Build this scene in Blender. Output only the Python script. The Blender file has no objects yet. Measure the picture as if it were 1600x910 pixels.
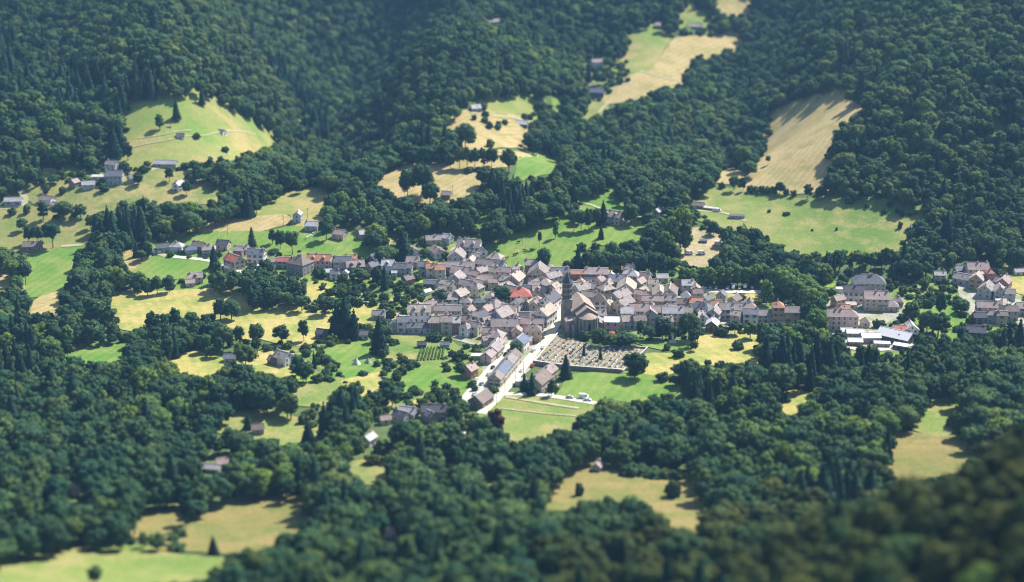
import bpy, bmesh, math, random
import numpy as np
from mathutils import Vector, Matrix, geometry

R = math.radians
random.seed(11)
rng = np.random.default_rng(11)
sc = bpy.context.scene
COL = sc.collection

# ------------------------------------------------------------------ camera, sky, sun, exposure
CAM_H, PITCH, FPX = 320.0, R(18.43), 2400.0
cam_data = bpy.data.cameras.new('camera')
cam_data.sensor_fit = 'HORIZONTAL'
cam_data.sensor_width = 3200.0            # a very large format lens, for the shallow focus of the photograph
cam_data.lens = 4800.0
cam_data.clip_start, cam_data.clip_end = 5.0, 9000.0
cam_data.dof.use_dof = True
cam_data.dof.focus_distance = 975.0
cam_data.dof.aperture_fstop = 4.8 / 5.3
cam = bpy.data.objects.new('camera', cam_data)
COL.objects.link(cam)
cam.location = (0, 0, CAM_H)
cam.rotation_euler = (R(90) - PITCH, 0, 0)
sc.camera = cam

SUN_EL, SUN_AZ = 49.0, 46.0               # azimuth to the right of the view direction (+Y)
world = bpy.data.worlds.new('World')
sc.world = world
world.use_nodes = True
wn = world.node_tree
sky = wn.nodes.new('ShaderNodeTexSky')
sky.sky_type = 'NISHITA'
sky.sun_disc = False
sky.sun_elevation = R(SUN_EL)
sky.sun_rotation = R(SUN_AZ)
bg = wn.nodes['Background']
bg.inputs['Strength'].default_value = 0.10
wn.links.new(sky.outputs[0], bg.inputs[0])

sun_d = bpy.data.lights.new('sun', 'SUN')
sun_d.energy = 5.0
sun_d.angle = R(0.5)
sun_d.color = (1.0, 0.955, 0.87)
sun = bpy.data.objects.new('sun', sun_d)
COL.objects.link(sun)
sdir = Vector((math.sin(R(SUN_AZ)) * math.cos(R(SUN_EL)), math.cos(R(SUN_AZ)) * math.cos(R(SUN_EL)), math.sin(R(SUN_EL))))
sun.rotation_euler = sdir.to_track_quat('Z', 'Y').to_euler()
sun.location = (0, 900, 600)

sc.view_settings.view_transform = 'Standard'
sc.view_settings.look = 'None'
sc.view_settings.exposure = 0.98
sc.view_settings.gamma = 1.0
sc.view_settings.use_curve_mapping = False
sc.cycles.filter_width = 1.1
sc.cycles.max_bounces = 5
sc.cycles.diffuse_bounces = 2
sc.cycles.glossy_bounces = 1
sc.cycles.transmission_bounces = 2
sc.cycles.volume_bounces = 0
sc.cycles.transparent_max_bounces = 4

# ------------------------------------------------------------------ small helpers
def mesh_from(name, verts, faces, mats=(), midx=None, smooth=False):
    me = bpy.data.meshes.new(name)
    me.from_pydata([tuple(v) for v in verts], [], [tuple(f) for f in faces])
    for m in mats:
        me.materials.append(m)
    if midx is not None:
        me.polygons.foreach_set('material_index', np.asarray(midx, dtype=np.int32))
    if smooth:
        me.polygons.foreach_set('use_smooth', np.ones(len(me.polygons), dtype=bool))
    me.update()
    return me

def obj(name, me, parent=None, loc=(0, 0, 0), rotz=0.0, scale=(1, 1, 1)):
    o = bpy.data.objects.new(name, me)
    COL.objects.link(o)
    o.location = loc
    o.rotation_euler = (0, 0, rotz)
    o.scale = scale
    if parent is not None:
        o.parent = parent
    return o

def tag(o, label, cat, group=None):
    o['label'] = label
    o['category'] = cat
    if group:
        o['group'] = group
    return o

def structure(o):
    o['kind'] = 'structure'
    return o

class MB:
    """collects boxes, prisms and tubes into one mesh"""
    def __init__(s):
        s.v, s.f, s.m = [], [], []
    def add(s, verts, faces, m=0):
        n = len(s.v)
        s.v += [tuple(v) for v in verts]
        s.f += [tuple(i + n for i in f) for f in faces]
        s.m += [m] * len(faces)
    def box(s, c, d, m=0, rz=0.0):
        x, y, z = d[0] / 2, d[1] / 2, d[2] / 2
        vs = [(-x, -y, -z), (x, -y, -z), (x, y, -z), (-x, y, -z), (-x, -y, z), (x, -y, z), (x, y, z), (-x, y, z)]
        ca, sa = math.cos(rz), math.sin(rz)
        vs = [(c[0] + a * ca - b * sa, c[1] + a * sa + b * ca, c[2] + e) for a, b, e in vs]
        s.add(vs, [(0, 3, 2, 1), (4, 5, 6, 7), (0, 1, 5, 4), (1, 2, 6, 5), (2, 3, 7, 6), (3, 0, 4, 7)], m)
    def tube(s, p0, p1, r0, r1, n=7, m=0, cap=True):
        p0, p1 = Vector(p0), Vector(p1)
        q = (p1 - p0).to_track_quat('Z', 'Y')
        vs = []
        for p, r in ((p0, r0), (p1, r1)):
            for k in range(n):
                a = 2 * math.pi * k / n
                vs.append(p + q @ Vector((math.cos(a) * r, math.sin(a) * r, 0)))
        fs = [(k, (k + 1) % n, n + (k + 1) % n, n + k) for k in range(n)]
        if cap:
            fs += [tuple(reversed(range(n))), tuple(range(n, 2 * n))]
        s.add(vs, fs, m)
    def mesh(s, name, mats, smooth=False):
        return mesh_from(name, s.v, s.f, mats, s.m, smooth)

# ------------------------------------------------------------------ materials
def new_mat(name):
    m = bpy.data.materials.new(name)
    m.use_nodes = True
    nt = m.node_tree
    return m, nt, nt.nodes, nt.links, nt.nodes['Principled BSDF']

def noise_node(nt, scale, coord, detail=3.0, rough=0.55):
    n = nt.nodes.new('ShaderNodeTexNoise')
    n.inputs['Scale'].default_value = scale
    n.inputs['Detail'].default_value = detail
    n.inputs['Roughness'].default_value = rough
    nt.links.new(coord, n.inputs['Vector'])
    return n.outputs['Fac']

def ramp(nt, fac, lo, hi):
    n = nt.nodes.new('ShaderNodeMapRange')
    n.inputs['From Min'].default_value = lo
    n.inputs['From Max'].default_value = hi
    nt.links.new(fac, n.inputs['Value'])
    return n.outputs[0]

def mixc(nt, fac, a, b, blend='MIX'):
    n = nt.nodes.new('ShaderNodeMix')
    n.data_type = 'RGBA'
    n.blend_type = blend
    if isinstance(fac, float):
        n.inputs[0].default_value = fac
    else:
        nt.links.new(fac, n.inputs[0])
    for i, c in ((6, a), (7, b)):
        if isinstance(c, (tuple, list)):
            n.inputs[i].default_value = (c[0], c[1], c[2], 1)
        else:
            nt.links.new(c, n.inputs[i])
    return n.outputs[2]

def mul(c, k):
    return tuple(x * k for x in c)

def mat_surface(name, col, rough=0.85, var=0.25, scale=0.35, streak=None, rand=0.18, spec=0.25, fine=3.0):
    m, nt, N, L, P = new_mat(name)
    tc = N.new('ShaderNodeTexCoord').outputs['Object']
    f = noise_node(nt, scale, tc, 4.0)
    c = mixc(nt, ramp(nt, f, 0.3, 0.7), mul(col, 1 - var), mul(col, 1 + var * 0.8))
    f2 = noise_node(nt, fine, tc, 2.0)
    c = mixc(nt, ramp(nt, f2, 0.35, 0.7), c, mixc(nt, 1.0, c, (0.72, 0.7, 0.68), 'MULTIPLY'))
    if streak:
        f3 = noise_node(nt, 0.12, tc, 3.0)
        c = mixc(nt, ramp(nt, f3, 0.48, 0.62), c, streak)
    oi = N.new('ShaderNodeObjectInfo')
    mr = N.new('ShaderNodeMapRange')
    mr.inputs['To Min'].default_value = 1 - rand
    mr.inputs['To Max'].default_value = 1 + rand
    L.new(oi.outputs['Random'], mr.inputs['Value'])
    hsv = N.new('ShaderNodeHueSaturation')
    L.new(mr.outputs[0], hsv.inputs['Value'])
    L.new(c, hsv.inputs['Color'])
    L.new(hsv.outputs[0], P.inputs['Base Color'])
    P.inputs['Roughness'].default_value = rough
    P.inputs['Specular IOR Level'].default_value = spec
    return m

WALLS = {k: mat_surface('wall_' + k, c, 0.9, 0.16, 0.5, rand=0.1) for k, c in dict(
    cream=(.60, .53, .42), white=(.74, .73, .70), grey=(.42, .42, .43), stone=(.33, .30, .27), pink=(.60, .44, .40),
    ochre=(.62, .40, .24), brick=(.38, .19, .14), beige=(.52, .45, .36), brown=(.25, .18, .14), dark=(.09, .09, .10)).items()}
ROOFS = {k: mat_surface('roof_' + k, c, 0.75, 0.25, 0.45, streak=mul(c, .78), rand=0.15, spec=0.35) for k, c in dict(
    lilac=(.275, .235, .225), slate=(.14, .148, .18), beige=(.355, .295, .245), brown=(.19, .145, .13), dark=(.085, .085, .105),
    orange=(.44, .21, .13), red=(.42, .13, .09), pale=(.42, .40, .41), blue=(.11, .14, .21), pink=(.35, .265, .245)).items()}
ROOFS['white'] = mat_surface('roof_white_metal', (.54, .55, .57), 0.5, 0.06, 0.3, rand=0.05)
TRIM = mat_surface('roof_edge_pale', (.55, .52, .50), 0.8, 0.1)
GLASS = mat_surface('window_glass', (.03, .04, .055), 0.15, 0.1, rand=0.0, spec=0.5)
FRAME = {k: mat_surface('window_' + k, c, 0.7, 0.08, rand=0.05) for k, c in dict(
    pale=(.62, .60, .56), brown=(.20, .11, .07), blue=(.22, .30, .38), red=(.35, .10, .07), green=(.10, .20, .13)).items()}
DOOR = mat_surface('door_wood', (.16, .09, .055), 0.7, 0.2)
CHIM = mat_surface('chimney_render', (.45, .38, .33), 0.9, 0.2)
STONE = mat_surface('rubble_stone', (.27, .245, .22), 0.95, 0.35, 0.9)
BARK = mat_surface('bark', (.10, .075, .055), 0.95, 0.3, 0.8)
POLE = mat_surface('pole_timber', (.17, .13, .10), 0.9, 0.2)
TYRE = mat_surface('tyre_rubber', (.02, .02, .022), 0.8, 0.1)

def mixv(a, b, t):
    return tuple(x + (y - x) * t for x, y in zip(a, b))

def mat_leaf(name, lo, hi, trans=0.22):
    m, nt, N, L, P = new_mat(name)
    oi = N.new('ShaderNodeObjectInfo')
    tc = N.new('ShaderNodeTexCoord').outputs['Object']
    f = noise_node(nt, 0.35, tc, 3.0)
    cr = N.new('ShaderNodeValToRGB')
    cols = [lo, mixv(lo, hi, .45), (lo[0] * 1.15, lo[1] * .9, lo[2] * .8), hi, mixv(lo, hi, .2), (hi[0] * 1.30, hi[1] * 1.06, hi[2] * .85), lo]
    for q in range(len(cols) - 2):
        cr.color_ramp.elements.new((q + 1) / (len(cols) - 1))
    for q, cc in enumerate(cols):
        cr.color_ramp.elements[q].position = q / (len(cols) - 1)
        cr.color_ramp.elements[q].color = (*cc, 1)
    L.new(oi.outputs['Random'], cr.inputs[0])
    c1 = cr.outputs[0]
    c = mixc(nt, ramp(nt, f, 0.3, 0.72), mixc(nt, 1.0, c1, (.58, .68, .74), 'MULTIPLY'), mixc(nt, 1.0, c1, (1.28, 1.2, 1.0), 'MULTIPLY'))
    L.new(c, P.inputs['Base Color'])
    P.inputs['Roughness'].default_value = 0.7
    P.inputs['Specular IOR Level'].default_value = 0.06
    tr = N.new('ShaderNodeBsdfTranslucent')
    L.new(mixc(nt, 1.0, c, (1.2, 1.25, .6), 'MULTIPLY'), tr.inputs['Color'])
    mx = N.new('ShaderNodeMixShader')
    mx.inputs[0].default_value = trans
    L.new(P.outputs[0], mx.inputs[1])
    L.new(tr.outputs[0], mx.inputs[2])
    L.new(mx.outputs[0], N['Material Output'].inputs['Surface'])
    return m

LEAF = mat_leaf('leaf_broad', (.028, .080, .050), (.078, .142, .055))
LEAF_OLIVE = mat_leaf('leaf_olive_scrub', (.040, .066, .022), (.078, .108, .034), 0.2)
LEAF_MID = mat_leaf('leaf_sunny', (.052, .118, .058), (.112, .182, .066), 0.26)  # lighter copy of the broad leaf; sun on lit slopes put into its colour
LEAF_BRIGHT = mat_leaf('leaf_bright', (.095, .18, .05), (.125, .21, .055), 0.32)
LEAF_NEEDLE = mat_leaf('leaf_needle', (.016, .050, .040), (.030, .074, .048), 0.1)
LEAF_COPPER = mat_leaf('leaf_copper', (.075, .030, .030), (.09, .04, .035), 0.2)
LEAF_SHRUB = mat_leaf('leaf_shrub', (.045, .085, .030), (.10, .15, .05), 0.2)

def mat_ground(name, cols, big=0.018, mid=0.07, stripe=None, rough=1.0, fine=0.8):
    """cols: three colours of the sward, mixed by noises in world space"""
    m, nt, N, L, P = new_mat(name)
    pos = N.new('ShaderNodeNewGeometry').outputs['Position']
    a = ramp(nt, noise_node(nt, big, pos, 3.0), 0.38, 0.62)
    b = ramp(nt, noise_node(nt, mid, pos, 5.0, .62), 0.46, 0.62)
    c = mixc(nt, a, cols[0], cols[1])
    c = mixc(nt, b, c, cols[2])
    f = ramp(nt, noise_node(nt, fine, pos, 3.0, 0.7), 0.3, 0.7)
    c = mixc(nt, f, mixc(nt, 1.0, c, (.70, .74, .70), 'MULTIPLY'), mixc(nt, 1.0, c, (1.18, 1.15, 1.10), 'MULTIPLY'))
    t2 = ramp(nt, noise_node(nt, .28, pos, 4.0, .65), .40, .66)
    c = mixc(nt, t2, c, mixc(nt, 1.0, c, (.84, .90, .80), 'MULTIPLY'))
    t3 = ramp(nt, noise_node(nt, 2.6, pos, 2.0, .8), .52, .74)
    c = mixc(nt, t3, c, mixc(nt, 1.0, c, (.66, .72, .62), 'MULTIPLY'))
    if stripe:
        ang, sc_, amt = stripe
        mp = N.new('ShaderNodeMapping')
        mp.inputs['Rotation'].default_value = (0, 0, R(ang))
        L.new(pos, mp.inputs['Vector'])
        w = N.new('ShaderNodeTexWave')
        w.inputs['Scale'].default_value = sc_
        w.inputs['Distortion'].default_value = 3.0
        w.inputs['Detail'].default_value = 2.0
        w.inputs['Detail Scale'].default_value = 0.4
        L.new(mp.outputs[0], w.inputs['Vector'])
        c = mixc(nt, ramp(nt, w.outputs['Fac'], 0.2, 0.8), c, mixc(nt, 1.0, c, (1 - amt, 1 - amt * .85, 1 - amt), 'MULTIPLY'))
    L.new(c, P.inputs['Base Color'])
    P.inputs['Roughness'].default_value = rough
    P.inputs['Specular IOR Level'].default_value = 0.1
    return m

GREEN, GREEN2 = (.108, .218, .038), (.165, .245, .055)
TAN, TAN2, YEL = (.41, .305, .155), (.32, .265, .11), (.40, .335, .115)
OLV, OLV2 = (.12, .19, .045), (.20, .235, .068)
GROUND = {
    'G': mat_ground('grass_green', (GREEN, GREEN2, (.205, .255, .07)), stripe=(20, .05, .10)),
    'P': mat_ground('pasture_mixed', ((.155, .235, .055), (.36, .285, .125), (.22, .245, .075)), 0.016, 0.05),
    'T': mat_ground('hay_stubble', (TAN, (.45, .345, .19), TAN2), 0.02, 0.06, stripe=(35, .06, .12)),
    'Y': mat_ground('dry_yellow_grass', (YEL, (.44, .35, .15), (.25, .28, .075)), 0.02, 0.05, stripe=(-20, .05, .08)),
    'O': mat_ground('olive_meadow', (OLV, OLV2, (.27, .25, .10)), 0.014, 0.045),
    'M': mat_ground('dry_olive_slope', ((.21, .215, .075), (.32, .265, .115), (.16, .20, .06)), 0.018, 0.06),
    'D': mat_ground('vignetted_dry_slope', ((.20, .175, .065), (.26, .20, .085), (.15, .165, .05)), 0.018, 0.06),  # vignette darkening of the lowest fields is put into these grass colours
    'S': mat_ground('bare_sandy_soil', ((.44, .34, .22), (.36, .28, .19), (.27, .26, .12)), 0.05, 0.12),
    'V': mat_ground('village_ground', ((.40, .37, .33), (.30, .28, .24), (.20, .23, .09)), 0.04, 0.08),
    'N': mat_ground('garden_ground', ((.15, .21, .06), (.10, .16, .045), (.25, .26, .085)), 0.045, 0.11),
}
TERRAIN_MAT = mat_ground('woodland_floor', ((.08, .13, .045), (.11, .15, .055), (.085, .11, .05)), 0.02, 0.08)
ROAD_MAT = mat_ground('pale_road', ((.60, .56, .50), (.52, .49, .44), (.56, .51, .43)), 0.05, 0.15, rough=.9)
TRACK_MAT = mat_ground('chalky_track', ((.40, .36, .24), (.33, .32, .18), (.40, .35, .22)), 0.05, 0.15)

# ------------------------------------------------------------------ terrain
SP, CP = math.sin(PITCH), math.cos(PITCH)
def ray(u, v):
    X = (np.asarray(u, float) - 800) / FPX
    Yv = (455 - np.asarray(v, float)) / FPX
    return X, CP + Yv * SP, -SP + Yv * CP

def project(x, y, z):
    dz = z - CAM_H
    d = y * CP - dz * SP
    return 800 + FPX * x / d, 455 - FPX * (y * SP + dz * CP) / d, d

BASE = [(-140, 1830), (0, 1560), (100, 1390), (200, 1240), (300, 1125), (350, 1070), (400, 1016), (450, 960), (500, 904), (600, 790), (700, 690), (800, 598), (910, 500), (1000, 430)]
ctrl = []
for v, Y in BASE:
    for u in (-350, 40, 420, 800, 1180, 1560, 1950):
        k = 0.0
        if v <= 300:
            g = max(0.0, (330 - v) / 330.0)
            k = {-350: -120, 40: -150, 420: 60, 800: -40, 1180: 90, 1560: -150, 1950: -150}[u] * g
        if v >= 700:
            k = {-350: -20, 40: -10, 420: 5, 800: 5, 1180: 10, 1560: 0, 1950: -20}[u]
        ctrl.append((u, v, Y + k))
ctrl += [(520, 150, 1395), (530, 60, 1640), (240, 120, 1265), (300, 200, 1215), (680, 150, 1285), (700, 60, 1430), (640, 280, 1140),
         (1080, 60, 1520), (980, 170, 1290), (1250, 230, 1185), (1290, 345, 1072), (880, 370, 1042), (1450, 230, 1150), (160, 290, 1115), (430, 230, 1215)]
cp = np.array(ctrl)
rx, ry, rz = ray(cp[:, 0], cp[:, 1])
t = cp[:, 2] / ry
CX, CY, CZ = rx * t, cp[:, 2], CAM_H + rz * t
def tps(r2):
    return np.where(r2 > 1e-9, 0.5 * r2 * np.log(np.maximum(r2, 1e-9)), 0.0)
S = 1000.0
px_, py_ = CX / S, CY / S
n = len(px_)
K = tps((px_[:, None] - px_[None]) ** 2 + (py_[:, None] - py_[None]) ** 2) + np.eye(n) * 2e-4
Pm = np.c_[np.ones(n), px_, py_]
A = np.block([[K, Pm], [Pm.T, np.zeros((3, 3))]])
sol = np.linalg.solve(A, np.r_[CZ, np.zeros(3)])
GX = np.arange(-1100, 1101, 5.0)
GY = np.arange(230, 2331, 5.0)
gx, gy = np.meshgrid(GX, GY)
gz = np.zeros_like(gx)
for i in range(len(GY)):
    d2 = (gx[i][:, None] / S - px_[None]) ** 2 + (gy[i][:, None] / S - py_[None]) ** 2
    gz[i] = tps(d2) @ sol[:n] + sol[n] + sol[n + 1] * gx[i] / S + sol[n + 2] * gy[i] / S

def zat(x, y):
    x = np.clip((np.asarray(x, float) - GX[0]) / 5.0, 0, len(GX) - 1.001)
    y = np.clip((np.asarray(y, float) - GY[0]) / 5.0, 0, len(GY) - 1.001)
    i, j = x.astype(int), y.astype(int)
    fx, fy = x - i, y - j
    return (gz[j, i] * (1 - fx) + gz[j, i + 1] * fx) * (1 - fy) + (gz[j + 1, i] * (1 - fx) + gz[j + 1, i + 1] * fx) * fy

YS = np.arange(300, 2300, 3.0)
def at(u, v):
    """the ground point that a line of sight meets"""
    X, ry_, rz_ = ray(u, v)
    X, ry_, rz_ = float(X), float(ry_), float(rz_)
    tt = YS / ry_
    h = CAM_H + rz_ * tt - zat(X * tt, YS)
    k = np.argmax(h < 0)
    if h[k] >= 0:
        k = len(YS) - 1
    if k > 0:
        a, b = h[k - 1], h[k]
        Y = YS[k - 1] + 3.0 * (a / (a - b) if a != b else 0)
    else:
        Y = YS[0]
    q = Y / ry_
    return X * q, Y, float(zat(X * q, Y))

def vnoise(x, y, seed):
    r = np.random.default_rng(seed).random((64, 64))
    xi, yi = np.floor(x).astype(int), np.floor(y).astype(int)
    fx, fy = x - xi, y - yi
    fx, fy = fx * fx * (3 - 2 * fx), fy * fy * (3 - 2 * fy)
    g = lambda a, b: r[a % 64, b % 64]
    return (g(xi, yi) * (1 - fx) + g(xi + 1, yi) * fx) * (1 - fy) + (g(xi, yi + 1) * (1 - fx) + g(xi + 1, yi + 1) * fx) * fy - .5
def sstep(a, b, x):
    q = np.clip((x - a) / (b - a), 0, 1)
    return q * q * (3 - 2 * q)
rough_amt = 0.25 + 0.75 * np.clip(np.abs(gy - 880) / 260 - .4, 0, 1)
gz += rough_amt * (vnoise(gx / 170, gy / 170, 1) * 11 + vnoise(gx / 70, gy / 70, 2) * 4)
def gully(pts, depth, half):
    """carve a ravine along a line over the ground"""
    global gz
    w = [at(u, v)[:2] for u, v in pts]
    best = np.full(gx.shape, 1e9)
    for (ax, ay), (bx, by) in zip(w[:-1], w[1:]):
        dx, dy = bx - ax, by - ay
        q = np.clip(((gx - ax) * dx + (gy - ay) * dy) / (dx * dx + dy * dy), 0, 1.6 if (bx, by) == w[-1] else 1)
        best = np.minimum(best, np.hypot(gx - ax - q * dx, gy - ay - q * dy))
    fade = sstep(1060, 1230, gy)
    gz = gz - depth * fade * np.exp(-(best / half) ** 2)
def ridge(u, v, height, half):
    global gz
    x, y, _ = at(u, v)
    gz = gz + height * np.exp(-((gx - x) / half) ** 2 - ((gy - y) / (half * 1.5)) ** 2)
far = np.clip((gy - 1090) / 220, 0, 1)
gz += far * (vnoise(gx / 210 + 7.3, gy / 260 + 2.1, 8) * 42 + vnoise(gx / 95, gy / 120, 9) * 15)
gully([(505, 215), (515, 150), (545, 70), (570, 20)], 52, 75)
gully([(1130, 220), (1165, 130), (1190, 60), (1215, 10)], 24, 60)
gully([(890, 190), (910, 120), (900, 50), (880, 10)], 34, 70)
gully([(120, 230), (130, 150), (60, 60)], 26, 60)
ridge(270, 70, 30, 110)
ridge(1430, 90, 16, 120)
ridge(690, 110, 22, 90)
# the near wooded hill at the right
near = sstep(10, 235, gx) * np.where(gy > 425, np.exp(-((gy - 425) / 62.0) ** 2), 1.0) * sstep(150, 330, gy)
gz += 80 * near
gz = np.where(gz > 240, 240 + 60 * np.tanh((gz - 240) / 60), gz)

nx, ny = len(GX), len(GY)
idx = np.arange(nx * ny).reshape(ny, nx)
quads = np.stack([idx[:-1, :-1], idx[:-1, 1:], idx[1:, 1:], idx[1:, :-1]], -1).reshape(-1, 4)
me = bpy.data.meshes.new('terrain')
me.vertices.add(nx * ny)
me.vertices.foreach_set('co', np.stack([gx, gy, gz], -1).reshape(-1).astype(np.float32))
me.loops.add(quads.size)
me.loops.foreach_set('vertex_index', quads.reshape(-1).astype(np.int32))
me.polygons.add(len(quads))
me.polygons.foreach_set('loop_start', (np.arange(len(quads)) * 4).astype(np.int32))
me.polygons.foreach_set('use_smooth', np.ones(len(quads), dtype=bool))
me.materials.append(TERRAIN_MAT)
me.update(calc_edges=True)
structure(obj('terrain', me))

# ------------------------------------------------------------------ fields, gardens, roads: sheets laid on the terrain
def inpoly(x, y, poly):
    x, y = np.asarray(x, float), np.asarray(y, float)
    r = np.zeros(x.shape, bool)
    px, py = poly[-1]
    for qx, qy in poly:
        c = ((qy > y) != (py > y)) & (x < (px - qx) * (y - qy) / (py - qy + 1e-12) + qx)
        r ^= c
        px, py = qx, qy
    return r

def wpoly(poly):
    return [at(u, v)[:2] for u, v in poly]

def grow(poly, wp, others, m=11.0):
    """push the edge of a field out under the neighbouring trees, not over a neighbouring field"""
    out = []
    n = len(wp)
    area = sum(wp[i][0] * wp[(i + 1) % n][1] - wp[(i + 1) % n][0] * wp[i][1] for i in range(n))
    sg = 1 if area > 0 else -1
    for i in range(n):
        a, b, c = np.array(wp[i - 1]), np.array(wp[i]), np.array(wp[(i + 1) % n])
        t = (b - a) / (np.linalg.norm(b - a) + 1e-6) + (c - b) / (np.linalg.norm(c - b) + 1e-6)
        nn = np.array([t[1], -t[0]]) * sg
        nn /= np.linalg.norm(nn) + 1e-6
        q = b + nn * m
        u, v, _ = project(q[0], q[1], float(zat(q[0], q[1])))
        hit = any(inpoly(np.array([u, (u + poly[i][0]) / 2]), np.array([v, (v + poly[i][1]) / 2]), o).any() for o in others)
        out.append(tuple(b) if hit else tuple(q))
    return out

def sheet(name, wp, mat, lift, wob=1.0, step=6.0):
    pts = []
    for k in range(len(wp)):
        a, b = np.array(wp[k]), np.array(wp[(k + 1) % len(wp)])
        m = max(1, int(np.linalg.norm(b - a) / 4.0))
        for q in range(m):
            pts.append(a + (b - a) * q / m)
    pts = np.array(pts)
    # round the corners a little, then roughen the edge
    if wob > 0:
        for _ in range(2):
            pts = (np.roll(pts, 1, 0) + 2 * pts + np.roll(pts, -1, 0)) / 4
        pts[:, 0] += vnoise(pts[:, 0] / 9, pts[:, 1] / 9, 5) * 2.4 * wob
        pts[:, 1] += vnoise(pts[:, 0] / 9, pts[:, 1] / 9, 6) * 2.4 * wob
    x0, y0 = pts.min(0)
    x1, y1 = pts.max(0)
    ax, ay = np.meshgrid(np.arange(x0 + step / 2, x1, step), np.arange(y0 + step / 2, y1, step))
    ax, ay = ax.ravel(), ay.ravel()
    ins = inpoly(ax, ay, [tuple(p) for p in pts])
    allp = [Vector(p) for p in pts] + [Vector((a, b)) for a, b in zip(ax[ins], ay[ins])]
    nb = len(pts)
    v, e, f, *_ = geometry.delaunay_2d_cdt(allp, [(k, (k + 1) % nb) for k in range(nb)], [], 1, 0.02)
    xs = np.array([p[0] for p in v])
    ys = np.array([p[1] for p in v])
    zs = zat(xs, ys) + lift
    f = [tuple(q) if (v[q[1]] - v[q[0]]).cross(v[q[2]] - v[q[0]]) > 0 else tuple(reversed(q)) for q in f]
    me = mesh_from(name, list(zip(xs, ys, zs)), f, [mat], None, True)
    return structure(obj(name, me))

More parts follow.
